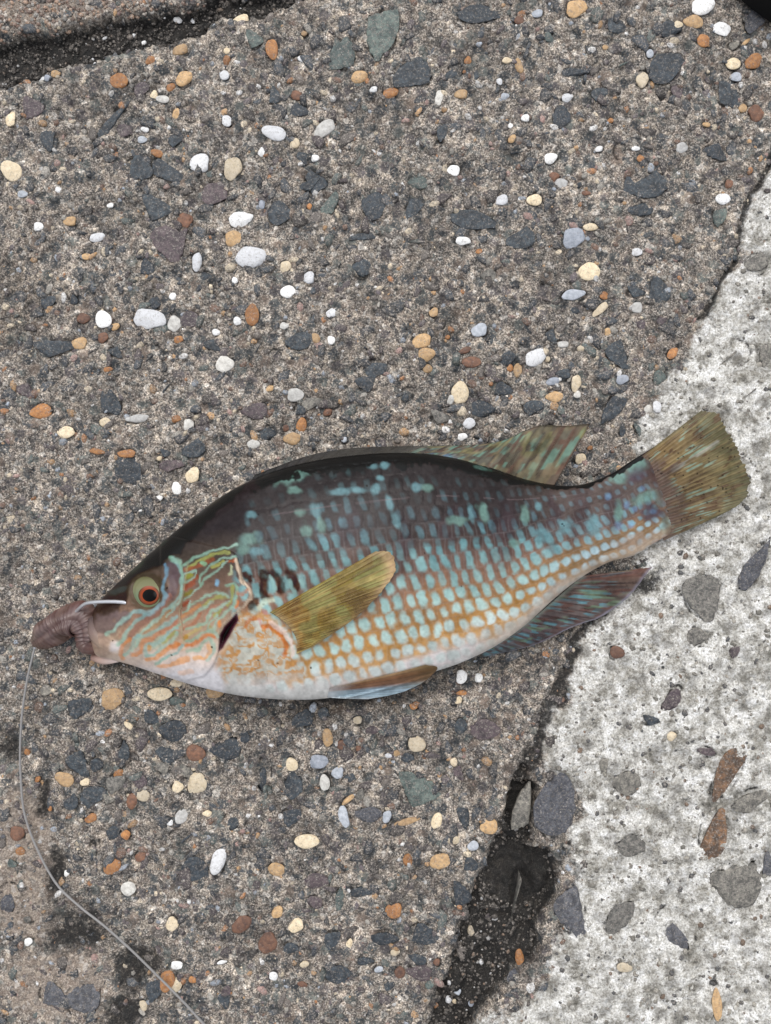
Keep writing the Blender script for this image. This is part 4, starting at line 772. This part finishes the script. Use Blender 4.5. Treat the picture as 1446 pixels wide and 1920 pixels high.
v, f, c = dome(279.5, 1116.5, 20, 18.2, .22, c_iris); iris = fpart('iris', v, f[:, ::-1], EYE, eye, attrs=dict(Col=c))
v, f, c = dome(280.5, 1116.5, 15, 13.2, .36, lambda X, Y, r, a: lin((8, 7, 7))+0*X[..., None]); pup = fpart('pupil', v, f[:, ::-1], EYE, eye, attrs=dict(Col=c))
iris['label'] = 'orange iris'; 
# ---- tubes
def tube(path, rad, nn=160, na=28, colf=None, shape=None):
    P = np.asarray(path, float); k = np.linspace(0, len(P)-1, nn); Q = crom(P, k); R = crom(np.asarray(rad, float), k)[:, 0]
    Tn = np.gradient(Q, axis=0); Tn /= np.linalg.norm(Tn, axis=1)[:, None]
    up = np.array([0, 0, 1.0]); Sd = np.cross(Tn, up); Sd /= np.linalg.norm(Sd, axis=1)[:, None]; Up = np.cross(Sd, Tn)
    a = np.linspace(0, 2*np.pi, na, endpoint=False); s = np.linspace(0, 1, nn)
    A, Sg = np.meshgrid(a, s); RR_ = R[:, None]*(shape(Sg, A) if shape else 1)
    v = Q[:, None]+RR_[..., None]*(np.cos(A)[..., None]*Sd[:, None]+np.sin(A)[..., None]*Up[:, None])
    v = np.vstack([v.reshape(-1, 3), Q[:1], Q[-1:]]); n = nn*na; ar_ = np.arange(na); nx = (ar_+1) % na
    q = grid_faces(nn, na, wrap=True); f = np.vstack([q[:, [0, 1, 2]], q[:, [0, 2, 3]], np.stack([np.full(na, n), ar_, nx], -1), np.stack([np.full(na, n+1), (nn-1)*na+nx, (nn-1)*na+ar_], -1)])
    c = None
    if colf: c = np.vstack([colf(Sg, A).reshape(-1, 3), colf(Sg, A)[0, :1], colf(Sg, A)[-1, -1:]])
    return v, f, c
pw = lambda pts: np.array([W3(np.array(float(a)), np.array(float(b)), np.array(c*1e-3)) for a, b, c in pts])
# lips around the bait
v, f, c = tube(pw([(174, 1232, 4), (196, 1236, 5), (222, 1237, 6.5)]), [.0010, .0014, .0007], 50, 20, lambda s, a: np.clip(grad(s, [(0, (140, 110, 100)), (.5, (176, 152, 142)), (1, (206, 190, 184))]), 0, 1))
fpart('lower_lip', v, f, SKIN, attrs=dict(Col=c))
v, f, c = tube(pw([(174, 1160, 9), (180, 1186, 11), (196, 1206, 11.5), (214, 1212, 11.4)]), [.0012, .0019, .0017, .0006], 60, 20, lambda s, a: np.clip(grad(s, [(0, (70, 58, 58)), (.35, (116, 98, 92)), (.7, (150, 130, 112)), (1, (160, 140, 120))]), 0, 1))
fpart('upper_lip', v, f, SKIN, attrs=dict(Col=c))

# ------------------------------------------------------------------ bait worm, hook, line
worm = empty('bait_worm', tuple(W3(np.array(115.), np.array(1185.), np.array(0.0))))
tag(worm, 'curled pinkish brown ringed worm bait hanging from the fish mouth', 'worm')
SEG = 26
def wshape(s, a):
    ph = s*SEG*2*np.pi+1.3*np.sin(s*11)+.5*np.sin(s*29+a*2)
    return 1+.035*np.cos(ph)*(.6+.5*np.sin(s*17+a))+.10*np.sin(s*13+2*a)+.05*np.sin(s*31-a)-.16*np.exp(-((a-np.pi/2)/.22)**2)+.05*np.sin(a*3+s*9)
def wcol(s, a):
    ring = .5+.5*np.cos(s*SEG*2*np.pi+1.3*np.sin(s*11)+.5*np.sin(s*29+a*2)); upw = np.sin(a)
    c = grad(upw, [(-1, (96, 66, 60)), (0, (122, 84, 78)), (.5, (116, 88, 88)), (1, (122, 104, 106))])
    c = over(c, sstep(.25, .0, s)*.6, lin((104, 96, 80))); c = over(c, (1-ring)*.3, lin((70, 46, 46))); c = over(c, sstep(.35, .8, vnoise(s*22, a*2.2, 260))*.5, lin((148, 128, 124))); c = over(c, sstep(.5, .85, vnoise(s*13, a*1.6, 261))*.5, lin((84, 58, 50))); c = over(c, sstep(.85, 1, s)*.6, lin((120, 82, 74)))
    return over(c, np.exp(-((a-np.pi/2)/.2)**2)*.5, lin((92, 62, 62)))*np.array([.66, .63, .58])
wb = np.array(worm.location)
v, f, c = tube(pw([(64, 1205, 4), (84, 1192, 4.4), (108, 1176, 4.9), (132, 1163, 5.4), (152, 1162, 6), (163, 1180, 6.4), (167, 1204, 6.2), (186, 1212, 6.5)]), [.0014, .0034, .0041, .0044, .0042, .0036, .0032, .002], 420, 64, wcol, wshape)
WM = skin_mat('worm_skin', .4, .5, .2, bs=.4)
mesh_obj('body', v-wb, f, WM, worm, attrs=dict(Col=c))
# fleshy side lobes along both edges
vv, ff, cc_ = [], [], []; off = 0
lobe = pw([(70, 1210, 3.4), (92, 1204, 3.6), (114, 1196, 3.8), (134, 1186, 4), (146, 1192, 4)]); lob2 = pw([(66, 1190, 3.4), (86, 1173, 3.6), (106, 1154, 4), (128, 1141, 4.4), (150, 1140, 5), (168, 1158, 5.4)])
rw = np.random.default_rng(4)
for L0, n_ in ((lobe, 17), (lob2, 20)):
    Pq = crom(L0, np.linspace(0, len(L0)-1, n_))
    for k in range(n_):
        b_ = rock(IV1, rw, 'round')*np.array([.00055, .0013, .0009])*rw.uniform(.8, 1.2)
        an = rw.uniform(-.3, .3)+.5; R_ = np.array([[math.cos(an), -math.sin(an), 0], [math.sin(an), math.cos(an), 0], [0, 0, 1]])
        vv.append(b_@R_.T+Pq[k]); ff.append(IF1+off); off += len(IV1); cc_.append(np.tile(lin((126, 92, 78))*rw.uniform(.55, 1.2), (len(IV1), 1)))
mesh_obj('side_lobes', np.vstack(vv)-wb, np.vstack(ff), WM, worm, attrs=dict(Col=np.vstack(cc_)))
mt = NT('hook_steel'); mt.p.inputs['Base Color'].default_value = (.62, .63, .66, 1); mt.p.inputs['Metallic'].default_value = .85; mt.p.inputs['Roughness'].default_value = .38
mt.bump(mt.noise(mt.pos(), 2.5, 3, .6), .3, .0002)
v, f, c = tube(pw([(64, 1216, 4.2), (90, 1190, 5), (118, 1170, 6), (140, 1150, 8), (152, 1138, 10.5), (162, 1131.5, 12), (178, 1129, 13.6), (205, 1128, 15.4), (228, 1129, 16.6), (243, 1132, 17.0), (248, 1136, 16)]), [.0003, .00045, .00046, .00046, .00046, .00047, .00048, .00048, .00048, .00045, .0003], 160, 18)
hk = mesh_obj('fishing_hook', v, f, mt.m); tag(hk, 'silver wire fishing hook running from the worm to the eye', 'hook')
ln = NT('nylon_line'); ln.p.inputs['Base Color'].default_value = (.32, .31, .305, 1); ln.p.inputs['Roughness'].default_value = .35; ln.p.inputs['Transmission Weight'].default_value = .25
v, f, c = tube(pw([(66, 1212, 3.4), (61, 1232, 3.2), (51, 1275, 2.6), (42, 1335, 2.0), (38, 1400, 1.6), (39, 1455, 1.2), (46, 1525, .8), (70, 1592, .8), (106, 1657, 1.0), (150, 1700, 1.4), (197, 1737, 1.8), (246, 1781, 1.8), (292, 1826, 1.6), (340, 1874, 1.4), (388, 1926, 1.2), (450, 1990, 1.0), (560, 2080, .6)]), [.00029]*17, 260, 12)
fl_ = mesh_obj('fishing_line', v, f, ln.m); tag(fl_, 'thin clear nylon fishing line curving away from the worm across the slab', 'fishing line')

# ------------------------------------------------------------------ smooth black thing at the slab corner
bk = NT('black_rubber'); bk.p.inputs['Base Color'].default_value = (.004, .004, .0045, 1); bk.p.inputs['Roughness'].default_value = .7; bk.p.inputs['Specular IOR Level'].default_value = .2
bk.bump(bk.noise(bk.pos(), 1.2, 3, .6), .2, .0002)
na_, nz_ = 96, 14
aa = np.linspace(0, 2*np.pi, na_, endpoint=False); ex = np.sign(np.cos(aa))*np.abs(np.cos(aa))**.7; ey = np.sign(np.sin(aa))*np.abs(np.sin(aa))**.7
rows = []
for k in range(nz_):
    q = k/(nz_-1)*np.pi/2; rr = .82+.18*math.cos(q)**.8 if k < nz_-1 else 0.0
    z = .0004+.0085*math.sin(q)
    X = 95*S*ex*rr; Y = 62*S*ey*rr; ca, sa = math.cos(-.62), math.sin(-.62)
    rows.append(np.stack([X*ca-Y*sa, X*sa+Y*ca, np.full(na_, z)], -1))
vv = np.vstack(rows)
lo = W3(np.array(1488.), np.array(-60.), np.array(.008))
bo = mesh_obj('black_object', vv, grid_faces(nz_, na_, wrap=True)[:, ::-1], bk.m); bo.location = (lo[0], lo[1], 0)
tag(bo, 'smooth black rounded object lying on the concrete past the grey pebble', 'object')
